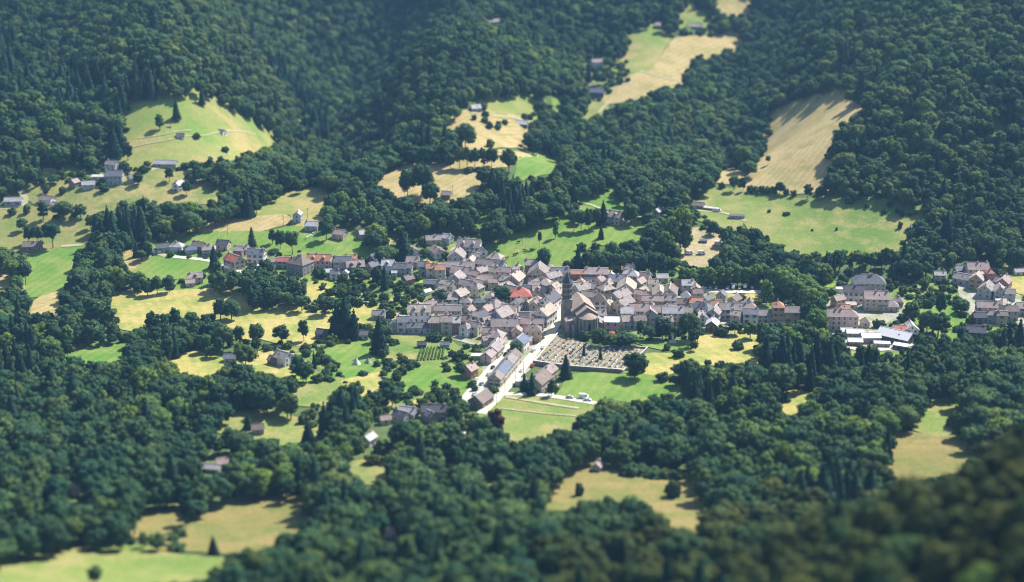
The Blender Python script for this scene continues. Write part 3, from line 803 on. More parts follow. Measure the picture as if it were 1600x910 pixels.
# ------------------------------------------------------------------ where single trees stand (ground point given by its place in the view)
# kind, u, v of the foot, height in metres, width factor
HANDTREES = '''
b 250,203,13,1.1 round tree with a hut on the upper left pasture
s 308,217,5,1 bush beside the hut on the upper left pasture
b 200,252,15,.9 tall dark tree at the corner of the upper left pasture
c 276,188,18,1 dark conifer on the edge of the upper left pasture
c 316,165,16,1 dark conifer on the edge of the upper left pasture
s 352,238,5,1 lone bush low on the upper left pasture
b 265,285,12,.9 small trees on the dry slope by the left hamlet
b 292,306,11,.7 small trees on the dry slope by the left hamlet
b 216,290,10,1.1 small trees on the dry slope by the left hamlet
s 162,300,7,1 shrubs on the dry slope below the left hamlet
s 73,302,7,1 shrubs on the dry slope below the left hamlet
s 98,303,6,1.1 shrubs on the dry slope below the left hamlet
b 68,345,15,1.15 round trees along the long pale shed at the left edge
b 100,343,13,1.2 round trees along the long pale shed at the left edge
b 126,342,11,1.3 round trees along the long pale shed at the left edge
s 42,334,7,1 bushes below the long pale shed at the left edge
s 20,336,6,1 bushes below the long pale shed at the left edge
b 35,362,10,.8 small trees in the olive field at the left edge
b 45,382,14,.75 trees around the brown house at the left edge
b 60,381,13,.8 trees around the brown house at the left edge
b 83,388,19,1.1 trees around the brown house at the left edge
b 1328,168,15,1.05 single round tree at the top of the long tan field
c 939,374,12,1.15 small conifer standing alone below the big hillside house
b 868,373,13,.65 thin trees alone on the green pasture above the village
b 843,387,12,.35 thin trees alone on the green pasture above the village
b 897,361,16,.75 row of dark trees on the pasture by the big hillside house
b 908,362,16,.75 row of dark trees on the pasture by the big hillside house
b 920,361,17,.75 row of dark trees on the pasture by the big hillside house
b 931,358,16,.75 row of dark trees on the pasture by the big hillside house
c 942,353,19,1.3 dark conifer touching the big hillside house
b 985,352,16,1.0 round trees right of the big hillside house
b 1009,345,18,1.05 round trees right of the big hillside house
b 850,425,17,.8 dark tree at the foot of the green pasture
c 903,425,19,1.2 dark conifer at the foot of the green pasture
b 637,309,22,.9 trees standing on the tan hill field
b 660,306,24,1.0 trees standing on the tan hill field
b 672,322,18,1.0 trees standing on the tan hill field
b 727,232,20,1.15 large tree at the edge of the top stubble field
b 718,263,16,.75 row of trees below the top stubble field
b 730,264,17,.8 row of trees below the top stubble field
b 742,263,16,.8 row of trees below the top stubble field
b 755,263,17,.8 row of trees below the top stubble field
b 768,262,16,.9 row of trees below the top stubble field
b 795,270,19,1.0 round tree between the row and the small green meadow
b 825,238,16,1.0 round trees right of the top stubble field
b 838,244,15,1.0 round trees right of the top stubble field
s 765,201,6,1 fruit trees dotted over the top stubble field
s 779,199,6,1 fruit trees dotted over the top stubble field
s 789,195,5,1 fruit trees dotted over the top stubble field
s 741,188,5,1 fruit trees dotted over the top stubble field
s 757,192,5,1 fruit trees dotted over the top stubble field
s 765,230,7,1 fruit trees dotted over the top stubble field
s 778,203,5,1 fruit trees dotted over the top stubble field
y 912,558,9,1.1 slim cypress on the left among the graves
y 938,563,9.5,1.1 slim cypress on the right among the graves
c 884,592,15,1.5 dark spruce by the cemetery front wall
b 992,592,15,1.35 round dark tree at the corner of the cemetery
k 1035,530,14,.95 broad dark cedar in front of the terraced houses
b 1076,532,17,.9 pair of tall trees in the lawn before the terraced houses
b 1085,530,19,.7 pair of tall trees in the lawn before the terraced houses
b 1000,527,11,.8 small round tree behind the cemetery lawn
b 936,541,11,.9 trees along the wall between church and cemetery
b 955,544,9,1.2 trees along the wall between church and cemetery
b 970,545,9,1.3 trees along the wall between church and cemetery
b 983,543,8,1.2 trees along the wall between church and cemetery
s 1060,559,6,1.5 bushes in the dry field beside the cemetery
s 1041,547,4,.8 bushes in the dry field beside the cemetery
s 1152,547,6,1 bushes in the dry field beside the cemetery
b 1084,550,7,.6 bushes in the dry field beside the cemetery
b 475,534,14,.75 single tree standing in the dry field
b 440,538,12,1.2 round tree on the lower edge of the dry field
b 240,528,17,.95 clump of tall trees below the large dry field
b 258,532,18,.85 clump of tall trees below the large dry field
b 275,520,16,.9 clump of tall trees below the large dry field
b 345,502,15,1.0 clump of trees between the two dry fields
b 362,500,13,1.1 clump of trees between the two dry fields
b 375,548,16,.65 tall thin trees left of the grey roofed cottage
b 402,548,17,.9 tall thin trees left of the grey roofed cottage
c 527,528,24,1.2 tall dark spruces by the slate barn
c 540,526,27,1.25 tall dark spruces by the slate barn
c 554,531,20,1.25 tall dark spruces by the slate barn
c 593,553,24,1.2 tall dark spruce right of the slate barn
c 601,453,17,.9 pair of dark conifers below the upper village row
b 588,450,14,.7 pair of dark conifers below the upper village row
c 630,404,22,1.9 large broad conifer above the white bungalows
b 604,412,12,1.5 wide round tree behind the slate roofed row
b 663,402,6,1.3 small round tree between the white bungalows
b 510,376,18,1.05 round tree between the meadow houses
b 457,399,18,1.0 trees behind the slate roofed white house
b 438,390,14,.7 trees behind the slate roofed white house
b 426,382,11,.8 trees behind the slate roofed white house
y 394,386,15,1.9 slim poplar behind the slate roofed white house
c 228,398,15,1.5 dark conifers at the left end of the meadow road
c 214,402,12,1.4 dark conifers at the left end of the meadow road
c 335,420,17,1.4 dark conifer beside the red roofed house
c 311,390,7,1.2 small conifer behind the brown roofed cottage
b 783,482,15,1.2 dark tree left of the vermilion roof
b 560,440,9,1.4 trees in front of the slate roofed row
b 700,478,7,1.1 trees around the large beige roofed villa
b 690,478,11,1.1 trees around the large beige roofed villa
l 1063,392,32,.85 tall bright poplars beside the bare terraces
l 1050,398,26,.85 tall bright poplars beside the bare terraces
l 1070,398,24,.8 tall bright poplars beside the bare terraces
l 1040,408,20,.9 tall bright poplars beside the bare terraces
l 1068,449,14,1.0 plane trees lining the square with parked cars
l 1082,450,13,1.0 plane trees lining the square with parked cars
l 1096,449,14,1.0 plane trees lining the square with parked cars
l 1110,449,13,1.0 plane trees lining the square with parked cars
l 1124,448,14,1.0 plane trees lining the square with parked cars
l 1138,448,13,1.0 plane trees lining the square with parked cars
l 1152,447,14,1.0 plane trees lining the square with parked cars
l 1166,447,13,1.0 plane trees lining the square with parked cars
l 1180,446,14,1.0 plane trees lining the square with parked cars
l 1193,445,14,1.0 plane trees lining the square with parked cars
l 1198,478,17,.9 single tall tree at the end of the plane row
l 1212,456,16,1.1 bright plane trees in a curving double avenue
l 1224,463,17,1.1 bright plane trees in a curving double avenue
l 1235,471,17,1.1 bright plane trees in a curving double avenue
l 1246,479,17,1.1 bright plane trees in a curving double avenue
l 1257,487,17,1.1 bright plane trees in a curving double avenue
l 1268,495,18,1.1 bright plane trees in a curving double avenue
l 1226,449,15,1.1 bright plane trees in a curving double avenue
l 1240,458,16,1.1 bright plane trees in a curving double avenue
l 1253,467,16,1.1 bright plane trees in a curving double avenue
l 1265,476,16,1.1 bright plane trees in a curving double avenue
l 1277,486,17,1.1 bright plane trees in a curving double avenue
b 914,424,14,0.85 dark tree in the band at the foot of the cow pasture
b 925,426,14,0.90 dark tree in the band at the foot of the cow pasture
b 936,428,14,0.95 dark tree in the band at the foot of the cow pasture
b 947,424,14,1.00 dark tree in the band at the foot of the cow pasture
b 958,426,14,0.85 dark tree in the band at the foot of the cow pasture
b 969,428,14,0.90 dark tree in the band at the foot of the cow pasture
b 980,424,14,0.95 dark tree in the band at the foot of the cow pasture
b 991,426,14,1.00 dark tree in the band at the foot of the cow pasture
b 1002,428,14,0.85 dark tree in the band at the foot of the cow pasture
b 1013,424,14,0.90 dark tree in the band at the foot of the cow pasture
b 1024,426,14,0.95 dark tree in the band at the foot of the cow pasture
b 1035,428,14,1.00 dark tree in the band at the foot of the cow pasture
r 775,686,16,.9 copper leaved tree below the road end
b 862,620,10,.7 trees beside the brown gabled villa
y 831,618,14,1.7 dark yew in front of the brown gabled villa
y 819,612,11,1.9 second dark yew in front of the brown gabled villa
s 853,604,3,1 small bush in the villa garden
b 806,556,9,1.0 round tree below the white gabled house
s 742,612,4,1 shrubs on the verge between the two roads
s 771,614,4,1 shrubs on the verge between the two roads
b 1230,497,12,1 trees beside the ochre house
s 1128,525,7,1.2 trees in the gardens before the white terrace
b 1148,524,9,1.1 trees in the gardens before the white terrace
b 1172,530,11,1.1 trees in the gardens before the white terrace
b 1422,512,17,1.3 large round trees right of the cream roofed house
b 1465,528,16,1.4 large round trees right of the cream roofed house
b 1448,520,14,1 large round trees right of the cream roofed house
b 1468,500,18,.45 thin tall tree in the right hand gardens
s 1307,361,3,.5 dark bushes dotted over the big round hill meadow
s 1269,362,2,.6 dark bushes dotted over the big round hill meadow
s 1354,325,4,.8 dark bushes dotted over the big round hill meadow
s 1382,334,4,.8 dark bushes dotted over the big round hill meadow
s 1409,339,5,.7 dark bushes dotted over the big round hill meadow
s 1402,334,4,.7 dark bushes dotted over the big round hill meadow
s 1421,338,4,.8 dark bushes dotted over the big round hill meadow
s 1430,336,4,.8 dark bushes dotted over the big round hill meadow
s 1406,358,6,.7 dark bushes dotted over the big round hill meadow
s 1202,333,3,.6 dark bushes dotted over the big round hill meadow
s 1229,337,3,1.2 dark bushes dotted over the big round hill meadow
b 1262,312,12,.95 hedge trees between the tan field and the round hill
b 1218,305,10,.8 hedge trees between the tan field and the round hill
b 1146,299,13,.9 hedge trees between the tan field and the round hill
b 1161,300,11,.5 hedge trees between the tan field and the round hill
s 1172,301,6,1 hedge bushes between the tan field and the round hill
s 1181,302,6,1 hedge bushes between the tan field and the round hill
s 1190,303,7,1 hedge bushes between the tan field and the round hill
s 1199,303,6,1 hedge bushes between the tan field and the round hill
s 1209,304,7,1 hedge bushes between the tan field and the round hill
s 1228,306,6,1 hedge bushes between the tan field and the round hill
s 1240,308,6,1 hedge bushes between the tan field and the round hill
b 1200,258,8,.6 lone tree at the left edge of the long tan field
s 904,776,7,.6 lone dark bush on the lower dry meadow
s 1050,778,9,.9 dark bushes at the right of the lower dry meadow
s 1056,772,7,.9 dark bushes at the right of the lower dry meadow
s 985,742,6,1.6 low green hedge along the top of the lower dry meadow
s 1000,742,5,1.6 low green hedge along the top of the lower dry meadow
s 1020,746,5,1.6 low green hedge along the top of the lower dry meadow
s 1040,748,5,1.6 low green hedge along the top of the lower dry meadow
s 1058,749,5,1.6 low green hedge along the top of the lower dry meadow
b 312,812,9,1.1 dark tree between the two lower left fields
b 298,812,8,1.0 dark tree between the two lower left fields
c 334,868,9,1.6 dark tree at the foot of the large tan field
b 246,862,8,1.2 trees on the crest above the lowest green meadow
b 224,858,8,.8 trees on the crest above the lowest green meadow
s 275,862,4,1.4 low bush on the crest above the lowest green meadow
b 150,915,8,.8 tree top rising from the lowest green meadow
c 388,672,9,1.5 small tree in the lower left meadow
c 482,692,12,1.6 dark conifer at the end of the lower left meadow
'''
TREES = []      # (kind, x, y, height, widthfactor, label)
for ln in HANDTREES.strip().splitlines():
    k, rest = ln.split(' ', 1)
    nums, lab = rest.split(' ', 1)
    u, v, h, w = [float(q) for q in nums.split(',')]
    x, y, z = at(u, v)
    TREES.append((k, x, y, z, h, w, lab))

# ------------------------------------------------------------------ houses
def window_mesh(frame, shutters=False):
    b = MB()
    # tall casement: pane, surround, glazing bar, shutters
    b.box((0, .0, 0), (1.06, .06, 1.62), 1)
    for x in (-.59, .59):
        b.box((x, -.03, 0), (.14, .14, 1.8), 0)
    for z in (-.88, .88):
        b.box((0, -.03, z), (1.34, .16, .14), 0)
    b.box((0, -.045, 0), (.05, .05, 1.6), 0)
    if shutters:
        for x in (-.95, .95):
            b.box((x, -.03, 0), (.56, .07, 1.72), 2)
    return b.mesh('window', [FRAME['pale'], GLASS, FRAME[frame]])
WINDOWS = {'plain': window_mesh('pale')}
for k in ('brown', 'blue', 'red', 'green'):
    WINDOWS[k] = window_mesh(k, True)
db = MB()
db.box((0, 0, 1.05), (1.05, .08, 2.1), 1)
for x in (-.6, .6):
    db.box((x, -.03, 1.08), (.16, .16, 2.2), 0)
db.box((0, -.03, 2.2), (1.36, .16, .16), 0)
DOOR_ME = db.mesh('door', [FRAME['pale'], DOOR])
cb = MB()
cb.box((0, 0, .2), (.95, .65, 2.6), 0)
cb.box((0, 0, 1.56), (1.1, .8, .14), 0)
for x in (-.22, .22):
    cb.tube((x, 0, 1.6), (x, 0, 2.05), .13, .11, 6, 1)
CHIM_ME = cb.mesh('chimney', [CHIM, ROOFS['orange']])
SKYL = MB()
SKYL.box((0, 0, 0), (1.0, .1, 1.3), 0)
SKYL.box((0, -.05, 0), (.82, .06, 1.1), 1)
SKYL_ME = SKYL.mesh('skylight', [FRAME['pale'], GLASS])
MESHC = {}

def gable_walls(L, D, h, rise):
    x, y = L / 2, D / 2
    v = [(-x, -y, -3), (x, -y, -3), (x, y, -3), (-x, y, -3), (-x, -y, h), (x, -y, h), (x, y, h), (-x, y, h), (-x, 0, h + rise), (x, 0, h + rise)]
    f = [(0, 1, 5, 4), (1, 2, 6, 9, 5), (2, 3, 7, 6), (3, 0, 4, 8, 7), (4, 5, 9, 8), (6, 7, 8, 9)]
    return v, f

def slab(b, quad, th, mtop=0, medge=1):
    """roof slope with thickness; quad runs anticlockwise seen from above"""
    q = [Vector(p) for p in quad]
    nrm = (q[1] - q[0]).cross(q[2] - q[0]).normalized()
    lo = [p - nrm * th for p in q]
    n = len(q)
    b.add(q + lo, [tuple(range(n))], mtop)
    b.add(q + lo, [tuple(reversed(range(n, 2 * n)))] + [(i, i + n, (i + 1) % n + n, (i + 1) % n) for i in range(n)], medge)

def roof_mesh(kind, L, D, h, rise, ov, mat, trim):
    b = MB()
    th = .28
    dz = rise / (D / 2) * ov
    x, y = L / 2 + ov * .8, D / 2 + ov
    e, z0, z1 = .12, h - dz + .16, h + rise + .16
    if kind == 'g':
        slab(b, [(-x, -y, z0), (x, -y, z0), (x, 0, z1), (-x, 0, z1)], th)
        slab(b, [(x, y, z0), (-x, y, z0), (-x, 0, z1), (x, 0, z1)], th)
        b.box((0, 0, z1 + .04), (2 * x - .06, .34, .16), 1)
    elif kind in 'hp':
        k = max(0.0, L / 2 - D / 2 * .92) if kind == 'h' else 0.02
        slab(b, [(-x, -y, z0), (x, -y, z0), (k, 0, z1), (-k, 0, z1)], th)
        slab(b, [(x, y, z0), (-x, y, z0), (-k, 0, z1), (k, 0, z1)], th)
        slab(b, [(x, -y, z0), (x, y, z0), (k, 0, z1)], th)
        slab(b, [(-x, y, z0), (-x, -y, z0), (-k, 0, z1)], th)
        if k > .3:
            b.box((0, 0, z1 + .02), (2 * k + .2, .34, .16), 1)
    elif kind == 'f':
        slab(b, [(-x, -y, h + .1), (x, -y, h + .1), (x, y, h + rise + .2), (-x, y, h + rise + .2)], th)
    return b.mesh('roof', [mat, trim])

HOUSES = []
ANCHORS = {}
def make_house(u, v, L, D, rot, h, roof, wall, kind, phrase=None, name=None, opts=''):
    if L < 22 and name is None and 'trim' not in opts:
        L, D = L * .84, D * .84
    jr = R(rot + random.uniform(-1.2, 1.2))
    h = h + random.uniform(-.15, .15)
    ca, sa = abs(math.cos(jr)), abs(math.sin(jr))
    x, y, _ = at(u, v)
    y += .5 * (L * sa + D * ca) * .92
    z = min(float(zat(x + a, y + b)) for a in (-4, 4) for b in (-4, 4)) + .25
    nm = 'house' if 'shed' not in opts else 'shed'
    root = bpy.data.objects.new(nm, None)
    COL.objects.link(root)
    root.location = (x, y, z)
    root.rotation_euler = (0, 0, jr)
    root.empty_display_size = 2
    rise = {'g': .37, 'h': .36, 'p': .55, 'f': .07}[kind] * D * (1.0 if 'low' not in opts else .6)
    if kind == 'g':
        wv, wf = gable_walls(L, D, h, rise)
    elif kind == 'f':
        X, Y = L / 2, D / 2
        wv = [(-X, -Y, -3), (X, -Y, -3), (X, Y, -3), (-X, Y, -3), (-X, -Y, h - .1), (X, -Y, h - .1), (X, Y, h + rise - .1), (-X, Y, h + rise - .1)]
        wf = [(0, 1, 5, 4), (1, 2, 6, 5), (2, 3, 7, 6), (3, 0, 4, 7), (4, 5, 6, 7)]
    else:
        X, Y = L / 2, D / 2
        wv = [(-X, -Y, -3), (X, -Y, -3), (X, Y, -3), (-X, Y, -3), (-X, -Y, h), (X, -Y, h), (X, Y, h), (-X, Y, h)]
        wf = [(0, 1, 5, 4), (1, 2, 6, 5), (2, 3, 7, 6), (3, 0, 4, 7), (4, 5, 6, 7)]
    obj('wall', mesh_from('wall', wv, wf, [WALLS[wall]]), root)
    trim = TRIM if ('trim' in opts or random.random() < .35) else ROOFS[roof]
    ro = obj('roof', roof_mesh(kind, L, D, h, rise, .5 if kind != 'f' else .3, ROOFS[roof], trim), root)
    shed = 'shed' in opts or h < 2.9
    # chimney
    if kind in 'gh' and not shed and 'nochim' not in opts:
        for c in range(1 if L < 13 else 2):
            cx = (L / 2 - 1.0 if kind == 'g' else .3) * random.choice((-1, 1)) if c == 0 else random.uniform(-.2, .2) * L
            obj('chimney', CHIM_ME, ro, (cx, random.choice((-.5, .5)), h + rise - .6), 0)
    if kind in 'gh' and not shed and random.random() < .3:
        sgn = -1 if math.cos(jr) > 0 else 1
        qy = sgn * D * .27
        zz = h + rise * (1 - abs(qy) / (D / 2)) + .22
        obj('skylight', SKYL_ME, ro, (random.uniform(-.25, .25) * L, qy, zz)).rotation_euler = (sgn * -(math.pi / 2 - math.atan2(rise, D / 2)) * 1.0 if sgn < 0 else 0, 0, 0)
        ob = bpy.context.scene.collection.objects[-1]
        ob.rotation_euler = (-(math.pi / 2 - math.atan2(rise, D / 2)), 0, 0 if sgn < 0 else math.pi)
    # dormer
    if 'dormer' in opts:
        sgn = -1 if math.cos(jr) > -.2 else 1
        nd = 2 if L > 11 else 1
        for q in range(nd):
            dx = 0 if nd == 1 else (-.22 + .44 * q) * L
            b = MB()
            dw, dh = 2.0, h + rise * .62
            y0, y1 = sgn * D * .40, sgn * D * .08
            b.add([(dx - dw / 2, y0, h), (dx + dw / 2, y0, h), (dx + dw / 2, y1, h), (dx - dw / 2, y1, h), (dx - dw / 2, y0, dh), (dx + dw / 2, y0, dh), (dx + dw / 2, y1, dh), (dx - dw / 2, y1, dh),
                   (dx, y0, dh + .8), (dx, y1, dh + .8)],
                  [(0, 1, 5, 8, 4), (1, 2, 6, 5), (2, 3, 7, 9, 6), (3, 0, 4, 7)], 0)
            for s2 in (-1, 1):
                slab(b, [(dx, y0 + sgn * .3, dh + .92), (dx, y1, dh + .92), (dx + s2 * (dw / 2 + .25), y1, dh - .08), (dx + s2 * (dw / 2 + .25), y0 + sgn * .3, dh - .08)][::1 if s2 * sgn > 0 else -1], .14, 1, 1)
            dm = obj('dormer', b.mesh('dormer', [WALLS[wall], ROOFS[roof]]), ro)
            obj_w = obj('window', WINDOWS['plain'], None, (0, 0, 0))
            obj_w.parent = ro
            obj_w.location = (dx, y0 + sgn * .06, h + (dh - h) * .55)
            obj_w.rotation_euler = (0, 0, 0 if sgn < 0 else math.pi)
            obj_w.scale = (.8, 1, .7)
    # windows and door on the sides that can be seen from across the valley
    style = 'plain' if random.random() < .45 else random.choice(('brown', 'brown', 'blue', 'red', 'green', 'plain'))
    for key in ('brown', 'blue', 'red', 'green', 'plain'):
        if 'w_' + key in opts:
            style = key
    if not ('blind' in opts):
        first = True
        for (nx_, ny_, length, off) in ((0, -1, L, D / 2), (0, 1, L, D / 2), (1, 0, D, L / 2), (-1, 0, D, L / 2)):
            wy = nx_ * math.sin(jr) + ny_ * math.cos(jr)
            if wy > 0.30:
                continue
            face = math.atan2(ny_, nx_) + math.pi / 2
            rows = 1 if h < 4.4 else 2 if h < 7.6 else 3
            cols = max(1, int((length - 1.0) / 2.9))
            if shed:
                cols, rows = min(cols, 2), 1
            for r_ in range(rows):
                zc = h / rows * (r_ + .55)
                for c in range(cols):
                    s = (c + .5) / cols - .5
                    px, py = nx_ * (off + .04) - ny_ * s * length, ny_ * (off + .04) + nx_ * s * length
                    if first and r_ == 0 and c == cols // 2 and not shed:
                        d = obj('door', DOOR_ME, root, (px, py, 0), face)
                        first = False
                        continue
                    if random.random() < .1:
                        continue
                    obj('window', WINDOWS[style if h > 4 else 'plain'], root, (px, py, zc), face, (.98, 1, min(1.05, h / rows / 2.9)))
            if kind == 'g' and nx_ != 0 and rise > 2.4 and not shed:
                obj('window', WINDOWS['plain'], root, (nx_ * (off + .04), 0, h + rise * .36), face, (.75, 1, .75))
    HOUSES.append(dict(o=root, u=u, v=v, x=x, y=y, z=z, L=L, D=D, rot=jr, h=h, rise=rise, roof=roof, wall=wall, kind=kind, phrase=phrase, name=name, shed=nm == 'shed'))
    return root

